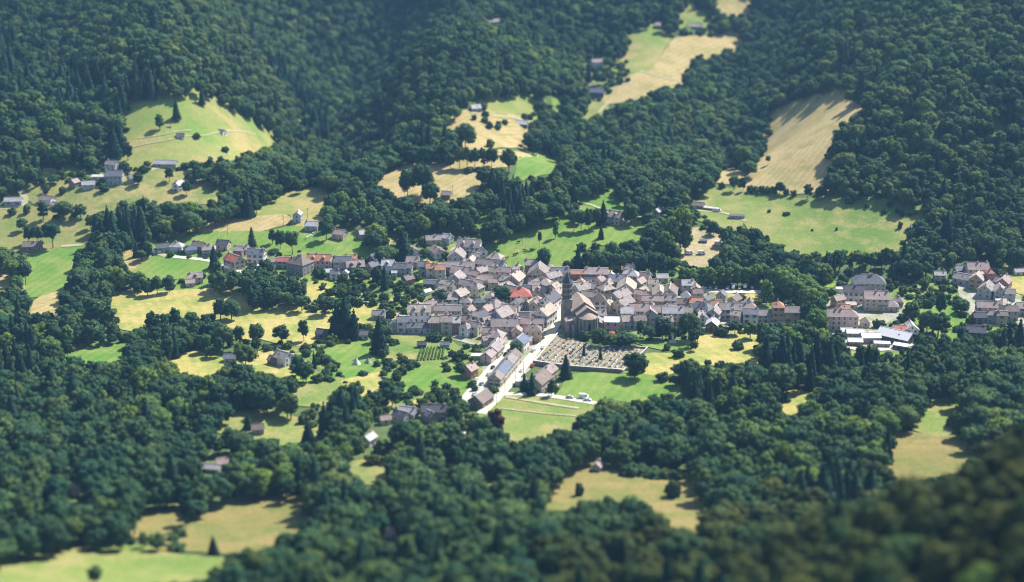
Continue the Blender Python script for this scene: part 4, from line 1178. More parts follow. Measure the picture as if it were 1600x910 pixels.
# foot of the front (u, v), length, depth, ridge angle, eaves height, roof, wall, roof form; then options, a phrase (=full label) or a landmark name (@)
HLIST = '''
253 397 10 7 20 4 dark grey g | low dark roofed cottage beside the conifers at the left end of the meadow road
244 398 7 5 10 2.8 pale white f shed | small white outbuilding under the conifers at the left end of the meadow road
275 395 11 8 -8 4 pale white h w_brown | white hip roofed bungalow in the middle of the meadow road row
297 399 9 6 20 3.5 blue grey g | low blue roofed house right of the white hip roofed bungalow
309 395 10 8 -20 4 brown brown g | brown roofed cottage with a small conifer behind it
325 401 11 9 10 4.5 lilac grey h | large grey hip roofed house at the right of the meadow road row
348 392 10 8 -12 4 dark pink g | dark roofed barn standing alone under the big green strip
372 407 7 7 -5 7 lilac brown g w_plain | tall narrow brown house just behind the red roofed cream house
379 398 9 7 -8 3.5 pale beige g | pale low house behind the tall narrow brown house
364 424 12 9 -42 6 red cream g w_brown @the red roofed cream house | cream gabled house with a bright red roof among dark trees
357 428 7 5 -42 3.5 lilac grey g shed | low grey annexe on the left of the red roofed cream house
304 446 11 7.5 16 5 lilac beige g dormer | stone house with two dormers beside the small green lawn, far left
296 450 7 5.5 16 3.2 pink beige g shed | low annexe on the left end of the stone house with two dormers
400 413 12 8 -10 6.5 slate white g w_brown @the slate roofed white house | white and pink house with a slate roof and bright right gable
416 421 15 3 -6 2.4 pale white f shed blind | long low white garage wall right of the slate roofed white house
430 417 8 6 -10 3.5 beige beige g | small beige house behind the long low white garage
446 420 13 7 -8 5 red cream g w_brown | long red tiled house left of the big brown roofed manor
467 433 14 12 -32 7.5 brown stone h w_plain @the big brown roofed manor | big stone manor with a steep brown hipped roof, upper left street
498 422 16 9 -5 6 orange pink g w_plain dormer @the orange roofed pink house | long pink house with an orange tiled roof and two dormers
523 439 7 6 -12 4.5 slate white g | small white cottage below the orange roofed pink house
512 434 6 5 20 3.5 pale white g shed | tiny pale shed left of the small white cottage
535 424 12 8 0 6.5 slate grey g w_brown @the flat fronted slate house | flat fronted pale house with a slate roof and stair annexe
540 436 4 5 80 4 white white g shed | narrow white annexe stepping down from the flat fronted slate house
554 432 12 9 15 6 pink brown g dormer @the tan dormer house | tan house with a steep dormer beside the flat fronted slate house
552 415 6 6 0 5 orange brick g | narrow orange roofed house peeping up behind the tan dormer house
586 419 10 8 48 6 dark dark g | dark gabled house with one bright roof slope
582 428 9 7 48 4.5 slate grey g | smaller slate house in front of the dark gabled one
606 429 8 8 -6 6 pale white g dormer w_plain @the white dormer house | white house with pale roof and dormer above two dark conifers
616 433 4 3 0 3 white white g shed | white porch block beside the white dormer house
625 431 11 8 -4 5 slate grey g w_plain | long slate roofed house right of the white dormer house
637 430 7 8 -4 5 slate grey g | short slate house second right of the white dormer house
645 421 10 8 -6 5 pink pink g | faded pink house behind the slate roofed row
637 447 8 7 40 4 brown brick g | small red brown house in the gardens below the slate row
642 404 11 9 -68 4 brown white g trim low | left of the two white bungalows with broad gables
683 406 13 9 -64 4 brown white g trim low | right of the two white bungalows with broad gables
673 434 7 8 0 6.5 orange cream g w_plain | left of two small orange roofed terrace houses
688 436 8 8 0 6.5 orange cream g w_plain | right of two small orange roofed terrace houses
662 430 8 8 -4 6 slate grey g | slate house touching the left orange roofed terrace house
680 384 16 7 10 4 lilac beige g | long lilac roofed house alone against the wood above the village
699 384 8 7 -30 5 pale grey g | pale annexe at the right of the long lilac roofed house
733 405 16 11 -10 8 lilac white g dormer @the dormered manor | large mauve roofed manor with a pale dormer tower at the top of the village
751 409 9 8 -62 6.5 lilac white g | white end gable house attached right of the dormered manor
714 417 14 11 82 6 lilac grey g trim @the broad grey gable | broad grey gable with pale verges facing the valley, top of village
736 424 10 8 75 6 beige pink g | pink walled house right of the broad grey gable
745 414 8 7 -40 5 beige beige g | small beige house between the broad grey gable and dormered manor
716 430 22 7 -2 5.5 lilac stone g @the long stone row | long low stone row with mauve roof under the broad grey gable
722 440 14 9 -20 5 pink grey g @the pink slab roof | grey house with a broad pink slab roof below the long stone row
758 429 15 9 -26 6 lilac beige g | long mauve house on the slope left of the green pasture
774 415 12 9 -22 4.5 beige grey h | beige hip roofed house nearest the green pasture corner
778 426 12 8 -20 5 slate white g | grey roofed house with a white end wall by the pasture
741 443 8 7 -30 5.5 pink pink g | small pink house right of the pink slab roof
752 440 10 8 40 6 lilac brown g | mauve gabled house amid the upper core
768 438 11 8 -24 5.5 beige beige g | beige house in the upper core between mauve roofs
786 438 12 8 -8 5.5 lilac pink g | mauve roofed pink house beside a dark clump
714 452 10 9 70 6 lilac grey g trim | grey gable with one white roof edge left of the core
699 451 14 6 -2 3.5 lilac white g | low white walled house with a mauve roof at the gardens
674 451 12 6 -6 3 slate dark g shed | dark low barn in the gardens left of the core
667 463 6 4 40 2.6 white white g shed blind | small white roofed garden shelter
699 482 13 8 2 6 beige white g w_blue @the beige roofed villa | large villa with long beige pink roof beside a bright lawn
718 480 12 10 58 7 beige grey g | tall gabled wing at the right of the beige roofed villa
737 481 6 4 0 2.6 orange ochre g shed | small orange garden shed by the bright lawn
730 460 12 8 -32 5.5 lilac pink g | mauve and pink house behind the bright lawn
744 457 11 8 -28 5 beige beige g | beige roofed house behind the bright lawn
758 450 11 8 -10 5 pink beige g | pinkish roofed house in the middle of the upper core
789 452 9 8 -4 6 lilac pink g | square mauve roofed pink house above the tall dark tree
805 455 13 10 70 6.5 beige beige g trim | beige gable facing the valley above the vermilion roof
790 464 15 9 40 5 beige stone g | long beige roof running uphill left of the vermilion roof
798 468 12 8 -36 5 lilac stone g | mauve roof tucked behind the vermilion roof
812 443 8 6 -20 5 lilac white g | small white house right at the pasture edge
842 446 14 13 82 7 lilac beige g trim @the nested gable house | house with two nested pale gables left of the church spire
834 430 14 9 0 7 lilac brown g | tall mauve roof behind the nested gable house
875 439 14 8 0 6 slate beige g | long slate roofed house just behind the church spire
863 450 14 9 40 6 lilac grey g | mauve roof with pale panels left of the church spire
846 457 16 10 -4 5 beige grey h | broad beige hip roof left of the church tower
834 458 8 7 -4 5 pink brown g | small brown pink house under the nested gable house
850 470 9 8 -40 6 dark stone g | dark slate house left of the church tower
830 466 11 8 -8 5 blue grey g | blue grey roofed house behind the vermilion roof
841 468 8 8 -8 6 beige beige g dormer | beige dormer house right of the blue grey roof
866 470 8 8 55 8 beige beige g | tall beige house on the street beside the church tower
868 478 9 8 60 7 pink pink g | pink street house opposite the church tower
812 481 14 12 8 7 red cream h w_plain @the vermilion roof | big house with a vermilion hipped roof in the core
837 483 11 9 -4 4.5 pink white h | round fronted white house with pink roof right of the vermilion roof
860 492 14 9 64 8 dark white g w_red @the dark ridged street house | tall street house with dark ridge and bright right facade
852 512 15 10 64 7.5 beige white g w_brown @the pale corner house | pale corner house with many windows on the main street
840 510 11 9 0 6 beige beige h | beige hip roof just left of the pale corner house
826 503 14 6 -2 3.5 dark brown g shed | long dark low roof behind the pale corner house
817 520 13 9 -20 5.5 pink pink g | pink roofed house two left of the pale corner house
803 520 9 8 -6 5 brown brick g | dark burgundy roofed house in the lower core
833 536 10 8 -2 7.5 brown ochre h w_plain @the ochre cube house | ochre walled house with brown hip roof beside the main street
826 541 5 5 -20 3.5 white brick g shed | small white and red shop left of the ochre cube house
813 553 9 8 66 6.5 blue white g trim @the white gabled house | white gabled house with blue solar roof by the main street
788 524 16 9 0 5.5 lilac pink g @the shop fronted house | wide mauve roofed house with a pale shop front
784 511 14 12 52 6 lilac grey g | grey gable with one bright slope above the shop fronted house
775 495 13 11 45 5.5 lilac pink h | rounded mauve hip roof with a pale dormer, left core
760 500 10 8 60 5.5 pink pink g | pink beige gable left of the rounded mauve hip roof
795 497 11 8 -12 5 pink pink g | pink roofed house right of the rounded mauve hip roof
808 489 8 7 62 6 dark white g | narrow white gable under the vermilion roof
749 511 12 8 48 5.5 dark beige g | beige house with a dark gable left of the core
748 521 9 7 0 4 pink pink f | small flat roofed pink house at the left edge of the core
763 531 8 7 -10 4.5 pink pink g | pink house above the upper end of the left road
771 521 11 8 -8 4 dark stone g | dark roofed stone house left of the shop fronted house
762 514 9 7 30 4.5 lilac stone g | small mauve stone house in the left core
617 521 6 7 86 5.5 slate grey g | narrow gable at the left end of the lower terrace
630 521 9 8 6 7 slate white g w_brown | white house second from the left in the lower terrace
655 523 17 7 0 4.5 slate grey g | long slate fronted house in the lower terrace
655 506 14 9 0 7.5 beige white g dormer @the house behind the lower terrace | beige roofed house with white dormer behind the lower terrace
680 523 9 9 -2 7.5 beige brown g w_plain | brown fronted house in the middle of the lower terrace
698 523 8 9 -2 8 beige cream g w_blue | cream fronted house right of centre in the lower terrace
711 523 8 9 -2 7.5 pale brick g w_plain | brick red house near the right end of the lower terrace
727 518 9 8 -4 6.5 brown grey g | grey house with dark roof at the right end of the lower terrace
739 511 4 6 0 7 lilac white g | very narrow white house right of the lower terrace
700 500 20 8 -2 6 lilac stone g | long mauve roof behind the right half of the lower terrace
762 542 8 6 20 4 pink pink g | pink beige house at the gardens left of the upper alley
778 542 11 9 75 5.5 lilac pink h | first stepped house from the top, left of the left road
777 553 11 8 75 5 lilac beige g | second stepped house from the top, left of the left road
772 562 10 8 72 5 lilac beige g trim | third stepped house from the top, left of the left road
763 570 10 8 70 4.5 lilac pink g | lowest stepped house, left of the left road
906 437 14 6 0 4 orange brick g | long low house with an orange tiled roof behind the spire
932 447 15 8 -4 8 pink stone g w_plain @the tall stone house | tall stone house with rows of windows and pink right gable
955 447 6 8 88 6 pale white g | slim white gable right of the tall stone house
967 453 13 9 0 5.5 slate cream g w_brown @the dark slate house | cream house with a big dark slate roof above the church
986 448 13 9 -16 7 pale grey h | pale hip roofed house right of the dark slate house
980 468 15 12 82 6 beige cream g trim @the cream gable | broad cream gable with beige roof below the dark slate house
908 456 6 6 88 6 orange ochre g | narrow orange gabled house right of the spire
921 451 10 7 -10 5 dark white g | dark roofed white house right of the narrow orange gable
899 463 9 7 -20 6 pale white g | white house touching the right of the church spire
912 468 13 8 36 5.5 lilac stone g trim | long pale mauve roof behind the church nave
925 464 10 8 -42 5.5 pink beige g | pink roof behind the white tower house
922 477 12 8 -20 5 beige stone g | beige grey roof right behind the church nave
937 494 8 8 2 9.5 brown white p w_brown @the white tower house | white square tower house with a brown pyramid roof beside the church
948 472 11 9 32 7.5 beige cream h w_brown | ornate cream house behind the white tower house
969 484 15 9 54 6.5 lilac beige g trim | upper of two parallel mauve roofs right of the tower house
975 493 13 9 50 6 lilac cream g trim | lower of two parallel mauve roofs right of the tower house
951 490 8 7 60 5.5 beige cream g | cream gable between the tower house and the parallel mauve roofs
956 521 9 8 -2 7 white pink f w_plain @the pink cafe | pink house with a white flat canopy roof right of the church apse
938 507 8 7 10 5.5 lilac stone g | stone house between church and pink cafe
980 509 9 9 -4 8 pale grey g w_plain | tall grey facade right of the pink cafe
1002 508 14 9 -3 9 pink grey g w_plain @the grey long terrace house | tall grey terrace house with mauve pink roof, left of the park
1016 510 8 8 88 8 lilac grey g trim | gabled grey bay projecting from the terrace over the park
1031 508 14 9 -3 8 beige white g w_brown | white terrace house with a beige roof behind the broad cedar
1020 487 16 8 -3 7 pink stone g | left mauve roof in the rear terrace row
1034 486 10 8 -3 7 lilac stone g | second mauve roof in the rear terrace row
1046 486 10 8 -3 7 lilac grey g | third mauve roof in the rear terrace row
1068 486 24 6 -2 5 brown stone g blind | long dark stone range with a thin beige roof, rear terrace row
1051 509 15 9 -3 8 pale cream g w_plain | cream terrace house with a pale pink roof behind the tall trees
1068 508 13 9 -3 7.5 lilac grey g | mauve roofed terrace house behind the pair of tall trees
1032 474 14 9 86 5 beige beige g trim | beige gable rising behind the rear terrace row
1048 474 13 9 80 6 brown beige g trim | brown gable rising behind the rear terrace row
1072 476 7 7 0 5 pale beige p | little pyramid roof behind the dark stone range
1088 488 10 8 -6 6 orange cream g | orange roofed house at the right end of the rear row
1097 497 16 9 -32 5.5 slate stone h | big blue grey hip roof running down from the orange house
1099 504 9 6 -6 4.5 pink ochre g | small orange cream house under the big blue grey hip roof
1119 506 13 8 68 6 lilac grey g trim | mauve roof with raised gable left of the white terrace
1114 521 9 7 76 5 white dark g trim | dark gable with white verges beside the dry field
1121 491 7 7 -10 6 orange ochre g | red orange roof peeping up left of the white terrace
1146 501 17 8 -4 7 lilac white g w_brown @the white terrace | long white terrace house with two rows of dark shutters
1173 507 11 8 -4 6.5 slate white g w_brown | white house with slate roof right of the white terrace
1197 505 13 8 -3 5 lilac grey g | long mauve roofed house between white terrace and ochre house
1216 506 7 8 -3 10.5 orange ochre h w_red @the ochre tower house | tall ochre house with an orange tiled top storey
1237 506 11 8 -3 7.5 lilac ochre g w_red | long ochre house with ten red shuttered windows
1035 442 9 6 0 3.5 pale grey g shed | pale grey shed in the trees above the rear terrace row
1061 455 6 7 0 4.5 orange ochre g | small orange house left of the parked cars
1075 460 9 8 -4 6 pale grey g w_plain | grey mauve house with a pale roof beside the parked cars
1092 459 5 4 0 2.6 pink pink g shed | small pink shed below the parked cars
1360 457 21 12 -6 5.5 slate grey h @the big slate hall | broad slate hipped hall among trees at right
1335 475 13 9 -10 7.5 dark white g w_blue @the mansard house | white house with a dark steep roof at right
1370 487 15 10 -5 8 pink cream g w_plain @the cream roofed house | three storey grey cream house below the slate hall
1389 488 15 9 -3 3.5 lilac beige h | low mauve hip roofed wing right of the three storey house
1404 481 9 7 -20 3.5 lilac stone h | small mauve roof half hidden at the wing end
1311 482 9 7 30 5 pink pink g | pinkish house left of the mansard house
1319 492 8 6 0 4 orange cream g | orange roofed lean house above the pink mansion
1316 458 9 4 -2 2.6 white white f shed blind | low white flat shelter left of the slate hall
1331 484 8 6 0 3 beige cream f shed | pale yellow flat roof under the mansard house
1315 517 20 9 -4 9 pink pink h w_plain @the pink mansion | large pink mansion with tall windows and hip roof
1352 513 6 6 0 3.5 beige beige p shed | small beige pavilion right of the pink mansion
1337 530 12 8 -3 3.5 white grey g low nochim | white roofed workshop, largest of the left pair
1323 527 8 7 -3 3.5 white grey g shed low | small white roofed workshop at the far left of the yard
1337 542 10 7 -6 3 white brick g shed low | low white roof in front of the left workshops
1361 538 13 9 4 4 white grey g low nochim | square white roofed workshop in the middle of the yard
1382 533 8 6 -3 3 beige beige f shed | beige flat roof between the white workshops
1379 544 11 4 -8 2.6 white grey f shed | narrow white lean roof at the front of the yard
1406 542 20 13 -38 4 white dark g low nochim @the big white roofed workshop | biggest white roofed workshop with a dark side wall
1409 549 10 5 -28 2.8 white dark f shed | white lean roof below the biggest workshop
1407 529 10 8 8 4.5 red white g | white house with a red roof above the workshops
1425 528 9 8 86 5 pale white g trim | white gabled garage beside the red roofed white house
1469 440 9 6 -4 4.5 pale beige g | pale beige house alone among trees at far right
1500 434 8 7 10 5 slate grey g | slate house behind the far right hamlet
1508 448 14 9 -36 4 lilac grey g | large mauve roof sloping left in the far right hamlet
1528 439 14 9 0 8 pink grey g w_plain @the far mauve house | tall grey house with a long mauve roof, top of the right hamlet
1522 438 5 4 80 6 white white g shed | slim white gable in front of the far mauve house
1531 454 11 9 60 6.5 pink ochre g trim | orange pink gable in the middle of the right hamlet
1546 450 6 6 4 10 red brick h | brick red tower house in the right hamlet
1557 452 10 8 -8 5 brown brown g | dark brown roof right of the brick tower house
1572 458 11 8 60 6 pink brick g trim | red mauve roof with white verges in the right hamlet
1545 468 12 9 60 5.5 lilac grey g trim | mauve gable with white verges left of the pale lane
1564 470 9 8 82 6 lilac grey g trim | grey gable with white verges right of the pale lane
1578 472 8 7 -4 5.5 lilac grey g | mauve wing at the right edge of the hamlet
1565 477 8 4 0 2.6 white white f shed blind | white flat roof beside the pale lane
1543 498 15 9 -6 7 pink pink g w_plain | long pink building at the bottom of the right hamlet
1569 492 9 8 30 6.5 beige beige h | beige pink hip roof at the bottom of the right hamlet
1581 502 9 8 -4 6.5 brown grey g w_plain | mauve brown house with pale wall, lower right hamlet
1553 506 11 6 -4 5.5 lilac grey g | mauve row house front in the lower right hamlet
1565 508 8 6 -4 6 brown beige g | beige fronted house beside the mauve row house
1531 507 9 7 0 4.5 dark dark g | dark purple barn left of the long pink building
1526 530 14 9 -10 4 dark dark g | dark roofed barn by the pale parking area
1597 494 8 8 0 5 lilac grey g | mauve house cut by the right edge
1594 432 9 5 10 3 pale white g shed | pale shed on the yellow patch at the right edge
751 640 12 9 60 4 brown brown g nochim @the purple barn | dark purple barn with a striped roof between two roads
842 615 14 10 66 5.5 brown beige g w_plain @the brown gabled villa | brown gabled villa beside the crossroads
857 597 11 9 66 5 pink beige g | rear wing of the brown gabled villa
814 604 7 5 -4 2.8 pale white f shed | flat white carport left of the brown gabled villa
734 594 8 8 56 5.5 pink brick g | red brown cottage alone left of the left road
637 658 11 8 -20 4 pale grey g | pale roofed house in the lower hamlet
626 663 9 7 -30 4 dark grey g | dark roofed house left in the lower hamlet
670 662 10 6 -52 4 slate stone g | sloping slate roof in the lower hamlet
678 657 13 7 0 5 dark grey g @the dark slate farmhouse | dark slate farmhouse with white end wall in the lower hamlet
601 665 6 5 20 3 pink beige g shed | small beige hut left of the lower hamlet
441 575 11 9 -34 5.5 lilac white g w_plain | lone house with pale roof and white right gable, lower left
427 573 7 6 -34 3.5 brown brown g shed | brown annexe behind the lone white gabled house
563 532 12 6 0 3.5 slate grey g | slate roofed barn beside the tall spruces
504 532 9 7 -20 3.5 dark dark g shed | dark barn on the edge of the dry field
592 502 10 7 -10 3.5 lilac grey g | mauve roof hidden in the gardens left of the lower terrace
695 545 6 4 0 2.4 slate grey g shed | grey garden shed right of the vegetable plot
659 545 6 4 0 2.4 dark dark g shed | dark garden shed left of the vegetable plot
748 563 10 4 -4 2.4 white grey f shed | long white roofed shed near the stepped houses
402 681 7 6 10 3.5 brown stone g shed | brown roofed hut in the lower left meadow
576 699 8 6 60 4 pale white g | white gable in the woods below the lower hamlet
607 845 7 6 10 4 pink grey g | blurred pink grey house deep in the near woods
303 666 8 6 -10 3 beige beige f shed | beige hut at the left wood edge
328 740 11 5 -10 2.8 pale grey g shed | long pale shed in the left woods
347 736 7 6 20 4 pink cream g shed | small cream house beside the long pale shed in the woods
118 775 7 6 40 5 pink pink g shed | small pink house in the near left woods
934 739 6 5 70 3.4 lilac grey g | mauve cottage at the top of the lower dry meadow
360 568 9 6 0 3 slate grey g | grey roofed cottage beside the yellow meadows
20 323 15 7 4 4 pale grey g shed | long pale metal shed at the left edge
72 322 13 8 -24 4 pink white g | white house with pink roof right of the long pale shed
87 329 9 6 -26 3.5 pink white g shed | stepped white annexe with pink roof at the left
115 296 7 7 60 5 pink brown g | brown gable left of the left hamlet
137 298 11 7 10 4.5 pale grey g | pale grey house in the left hamlet
177 290 13 9 4 7 slate grey g w_plain @the big grey farmhouse | big grey stone farmhouse in the left hamlet
174 268 11 8 -20 5 lilac grey g | mauve roofed house above the big grey farmhouse
153 282 12 6 0 3 pale beige f shed | long pale roof left of the big grey farmhouse
206 288 8 7 40 4 slate grey g | slate cottage beside a round tree right of the grey farmhouse
258 263 20 7 -4 3.5 pale stone g shed | long pale roofed cattle shed on the left slope
278 301 9 8 60 5.5 pale white g | white gabled house on the dry slope, alone
50 393 16 8 4 3.5 brown stone g | long brown roofed farm beside the bright meadow at left
281 218 7 6 10 3.5 dark white g shed | small dark roofed hut on the upper left pasture
343 209 10 7 -24 3.5 slate white g shed | slate barn with a white end on the upper left pasture
264 200 4 4 0 2.4 brown brown f shed blind | tiny brown hut beside the round tree on the pasture
465 349 8 7 82 6 beige grey g | beige gabled barn with blue grey wall on the stubble edge
487 363 11 8 -8 4.5 pale grey g w_plain | grey house alone beside the round meadow tree
530 377 11 8 -24 4.5 pink beige g | mauve roofed house at the top of the small meadow
568 376 8 7 20 4.5 pale stone g | grey stone hut at the right corner of the small meadow
743 176 10 8 20 4.5 pale grey g | grey gabled cottage above the top stubble field
814 198 14 8 -14 4 white dark g shed | white roofed barn beside the top stubble field
932 154 17 10 -8 5 blue dark g nochim | large dark blue roofed barn, upper middle
936 105 17 8 6 5 pink white g w_plain | white house with pink roof in woods, upper middle
775 40 18 8 12 4 lilac grey g shed | blurred mauve roof alone in the highest woods
1086 46 18 8 0 4 lilac grey g | blurred mauve farm in the highest fields, right
1031 46 11 8 0 4.5 lilac stone g | blurred mauve house in the highest fields, left
958 353 14 9 -28 6 lilac beige g w_plain dormer @the hillside house | large stone house with mauve roof alone on the green hillside
972 352 9 4 -10 2.4 lilac stone f shed | low stone terrace wing before the hillside house
1028 342 8 6 60 5 pale grey g | pale gable among trees right of the hillside house
1140 264 9 8 20 5.5 pink brown g | mauve roofed cottage at the foot of the long tan field
1092 328 10 6 -20 3 lilac stone g shed | ruined mauve shed at the left tip of the round hill
1108 331 9 4 -24 2.4 pale stone f shed | long pale container shed on the round hill
1152 344 13 5 -10 2.6 dark grey f shed | low dark shed below the round hill
697 313 8 7 -10 4 lilac brown g shed | brown cabin at the bottom of the tan hill field
1099 381 6 4 0 2.4 dark brown f shed | dark cabin on the bare terraces
'''
WALLS['red0'] = WALLS['brick']
for ln in HLIST.strip().splitlines():
    a, ph = ln.split('|')
    nm = None
    if '@' in a:
        a, nm = a.split('@')
        nm = nm.strip()
    q = a.split()
    make_house(*[float(s) for s in q[:6]], q[6], q[7].replace('brick', 'brick') if q[7] in WALLS else 'brick', q[8], ph.strip(), nm, ' '.join(q[9:]))
# the two-storey row between the two roads, five houses stepping down the slope
ax, ay, _ = at(805, 566)
bx, by, _ = at(772, 604)
d = np.array([bx - ax, by - ay])
ln_ = float(np.linalg.norm(d))
ang = math.degrees(math.atan2(-d[1], -d[0]))
cols = [('brown', 'beige', 'top'), ('lilac', 'beige', 'second'), ('slate', 'beige', 'third'), ('blue', 'cream', 'fourth'), ('lilac', 'beige', 'lowest')]
for i, (rf, wl, wd) in enumerate(cols):
    p = np.array([ax, ay]) + d * ((i + .5) / 5)
    pu, pv, _ = project(p[0], p[1], float(zat(p[0], p[1])))
    L = ln_ / 5 - .15
    back = .5 * (L * abs(math.sin(R(ang))) + 7.6 * abs(math.cos(R(ang)))) * .92
    pu, pv, _ = project(p[0], p[1] - back, float(zat(p[0], p[1] - back)))
    make_house(float(pu), float(pv), L / .84, 7.6 / .84, ang, 5.6 - .25 * i, rf, wl, 'g', f'{wd} house of the five joined houses between the two roads', None, 'w_brown nochim' if i % 2 else 'w_brown')
NAMED = [h for h in HOUSES if h['name']]
ir = np.random.default_rng(23)
ig = at(790, 470)
filled = []
for q in range(2600):
    if len(filled) >= 46:
        break
    u, v = ir.uniform(640, 1240), ir.uniform(395, 530)
    if not inpoly(np.array([u]), np.array([v]), CORE[0])[0]:
        continue
    x, y, _ = at(u, v)
    if any(math.hypot(x - h['x'], y - h['y']) < max(h['L'], h['D']) * .46 + 4.3 for h in HOUSES) or (abs(x - at(915, 515)[0]) < 19 and abs(y - at(915, 515)[1] - 8) < 34):
        continue
    if any(inpoly(np.array([u]), np.array([v]), p)[0] for p in CLEAR + [CEM_PX]) or min(math.hypot(x - rx_, y - ry_) for rx_, ry_ in ROADPTS) < 7.5:
        continue
    near = sorted(NAMED, key=lambda h: math.hypot(x - h['x'], y - h['y']))
    rf = str(ir.choice(['lilac', 'beige', 'brown', 'pink', 'slate', 'lilac', 'beige']))
    wl = str(ir.choice(['grey', 'beige', 'stone', 'cream', 'pink', 'white']))
    rw = {'lilac': 'mauve', 'slate': 'slate'}.get(rf, rf)
    lab = None
    for a, b in ((0, 1), (0, 2), (1, 2), (0, 3), (1, 3), (2, 3), (0, 4)):
        t_ = f'small {rw} roofed house between {near[a]["name"]} and {near[b]["name"]}'
        if t_ not in filled:
            lab = t_
            break
    if lab is None:
        continue
    filled.append(lab)
    make_house(float(u), float(v), float(ir.uniform(7, 9.5)), float(ir.uniform(6.5, 8)), float(ir.choice([-25, -5, 10, 55, 70, 85])), float(ir.uniform(4, 6.5)), rf, wl, str(ir.choice(['g', 'g', 'g', 'h'])), lab, None, 'w_plain')
seen = {}
for hh in HOUSES:
    lab = hh['phrase']
    seen[lab] = seen.get(lab, 0) + 1
    tag(hh['o'], lab, 'shed' if hh['shed'] else 'house', 'sheds and small outbuildings' if hh['shed'] else 'houses of the valley village')
assert max(seen.values()) == 1, [k for k, c in seen.items() if c > 1]

# small garden plots between the houses: lawns, dry grass, dug beds
GROUND['B'] = mat_ground('dug_garden_soil', ((.20, .145, .09), (.16, .13, .07), (.15, .19, .06)), .08, .2)
GROUND['L'] = mat_ground('bright_lawn', ((.20, .30, .045), (.26, .32, .06), (.16, .27, .04)), .05, .12)
PLOTS = []
gr = np.random.default_rng(5)
tries = 0
while len(PLOTS) < 95 and tries < 4000:
    tries += 1
    g = GARDENS[int(gr.choice(len(GARDENS), p=np.array([5, 3, 2, 1, 3, 1, 1, .6, .3, .3, .5]) / 17.7))]
    us, vs = [q[0] for q in g], [q[1] for q in g]
    u, v = gr.uniform(min(us), max(us)), gr.uniform(min(vs), max(vs))
    if not inpoly(np.array([u]), np.array([v]), g)[0] or any(inpoly(np.array([u]), np.array([v]), q)[0] for q in CLEAR + CORE):
        continue
    x, y, _ = at(u, v)
    w_, d_ = gr.uniform(9, 22), gr.uniform(8, 16)
    rr = math.hypot(w_, d_) / 2
    if any(math.hypot(x - p[0], y - p[1]) < rr + p[2] - 3 for p in PLOTS) or any(math.hypot(x - h['x'], y - h['y']) < rr * .6 + max(h['L'], h['D']) / 2 for h in HOUSES):
        continue
    PLOTS.append((x, y, rr))
    a = R(gr.choice([8, 66, -22]) + gr.uniform(-8, 8))
    c4 = [(x + sx * w_ / 2 * math.cos(a) - sy * d_ / 2 * math.sin(a), y + sx * w_ / 2 * math.sin(a) + sy * d_ / 2 * math.cos(a)) for sx, sy in ((-1, -1), (1, -1), (1, 1), (-1, 1))]
    k = str(gr.choice(['L', 'G', 'Y', 'B', 'T', 'L']))
    sheet('garden_plot', c4, GROUND[k], .30 + .0006 * len(PLOTS), .35, 5.0)

# ------------------------------------------------------------------ church
cxp, cyp, _ = at(921, 528)
CH = bpy.data.objects.new('church', None)
COL.objects.link(CH)
CH.location = (cxp, cyp, float(zat(cxp, cyp)) + .2)
CH.rotation_euler = (0, 0, R(9))
tag(CH, 'stone church with round apse and dark octagonal bell tower beside the cemetery', 'church')
CW = mat_surface('church_stone', (.31, .28, .25), 0.92, 0.22, 0.6, rand=0)
CR = mat_surface('church_roof', (.36, .28, .23), 0.85, 0.22, 0.35, rand=0)
CT = mat_surface('tower_stone', (.32, .27, .225), 0.92, 0.3, 0.7, rand=0)
CS = mat_surface('spire_slate', (.085, .09, .12), 0.6, 0.25, 0.6, rand=0)
def part(name, b, mats, parent=CH):
    return obj(name, b.mesh(name, mats), parent)
# apse: seven-sided
b = MB()
napse, ar = 7, 5.6
pts = [(math.cos(a) * ar, 6.2 + math.sin(a) * ar * 1.05) for a in [math.pi + math.pi * k / napse for k in range(napse + 1)]]
n_ = len(pts)
b.add([(x, y, -3) for x, y in pts] + [(x, y, 11.4) for x, y in pts], [(i, i + 1, i + 1 + n_, i + n_) for i in range(n_ - 1)])
part('apse_wall', b, [CW])
b = MB()
for (x, y) in pts[1:-1]:
    b.box((x * 1.02, 6.2 + (y - 6.2) * 1.02, 4.0), (.9, .9, 13.6), 0, math.atan2(y - 6.2, x))
part('buttress', b, [CW])['kind'] = 'stuff'
for k in range(napse):
    if k % 2 == 0:
        continue
    x, y = (pts[k][0] + pts[k + 1][0]) / 2, (pts[k][1] + pts[k + 1][1]) / 2
    b = MB()
    a = math.atan2(y - 6.2, x)
    w = [(-.55, 0, 0), (.55, 0, 0), (.55, 0, 3.6), (.3, 0, 4.2), (0, 0, 4.5), (-.3, 0, 4.2), (-.55, 0, 3.6)]
    w2 = [(q[0], -.08, q[2]) for q in w]
    b.add(w + w2, [tuple(range(7, 14))] + [(i, (i + 1) % 7, (i + 1) % 7 + 7, i + 7) for i in range(7)], 0)
    o = part('window', b, [GLASS])
    o.location = (x * 1.005, 6.2 + (y - 6.2) * 1.005, 4.2)
    o.rotation_euler = (0, 0, a + math.pi / 2)
b = MB()
op = [(x * 1.07, 6.2 + (y - 6.2) * 1.07, 11.2) for x, y in pts]
apex = (0, 7.4, 15.0)
for i in range(n_ - 1):
    slab(b, [op[i], op[i + 1], apex], .3)
part('apse_roof', b, [CR, TRIM])
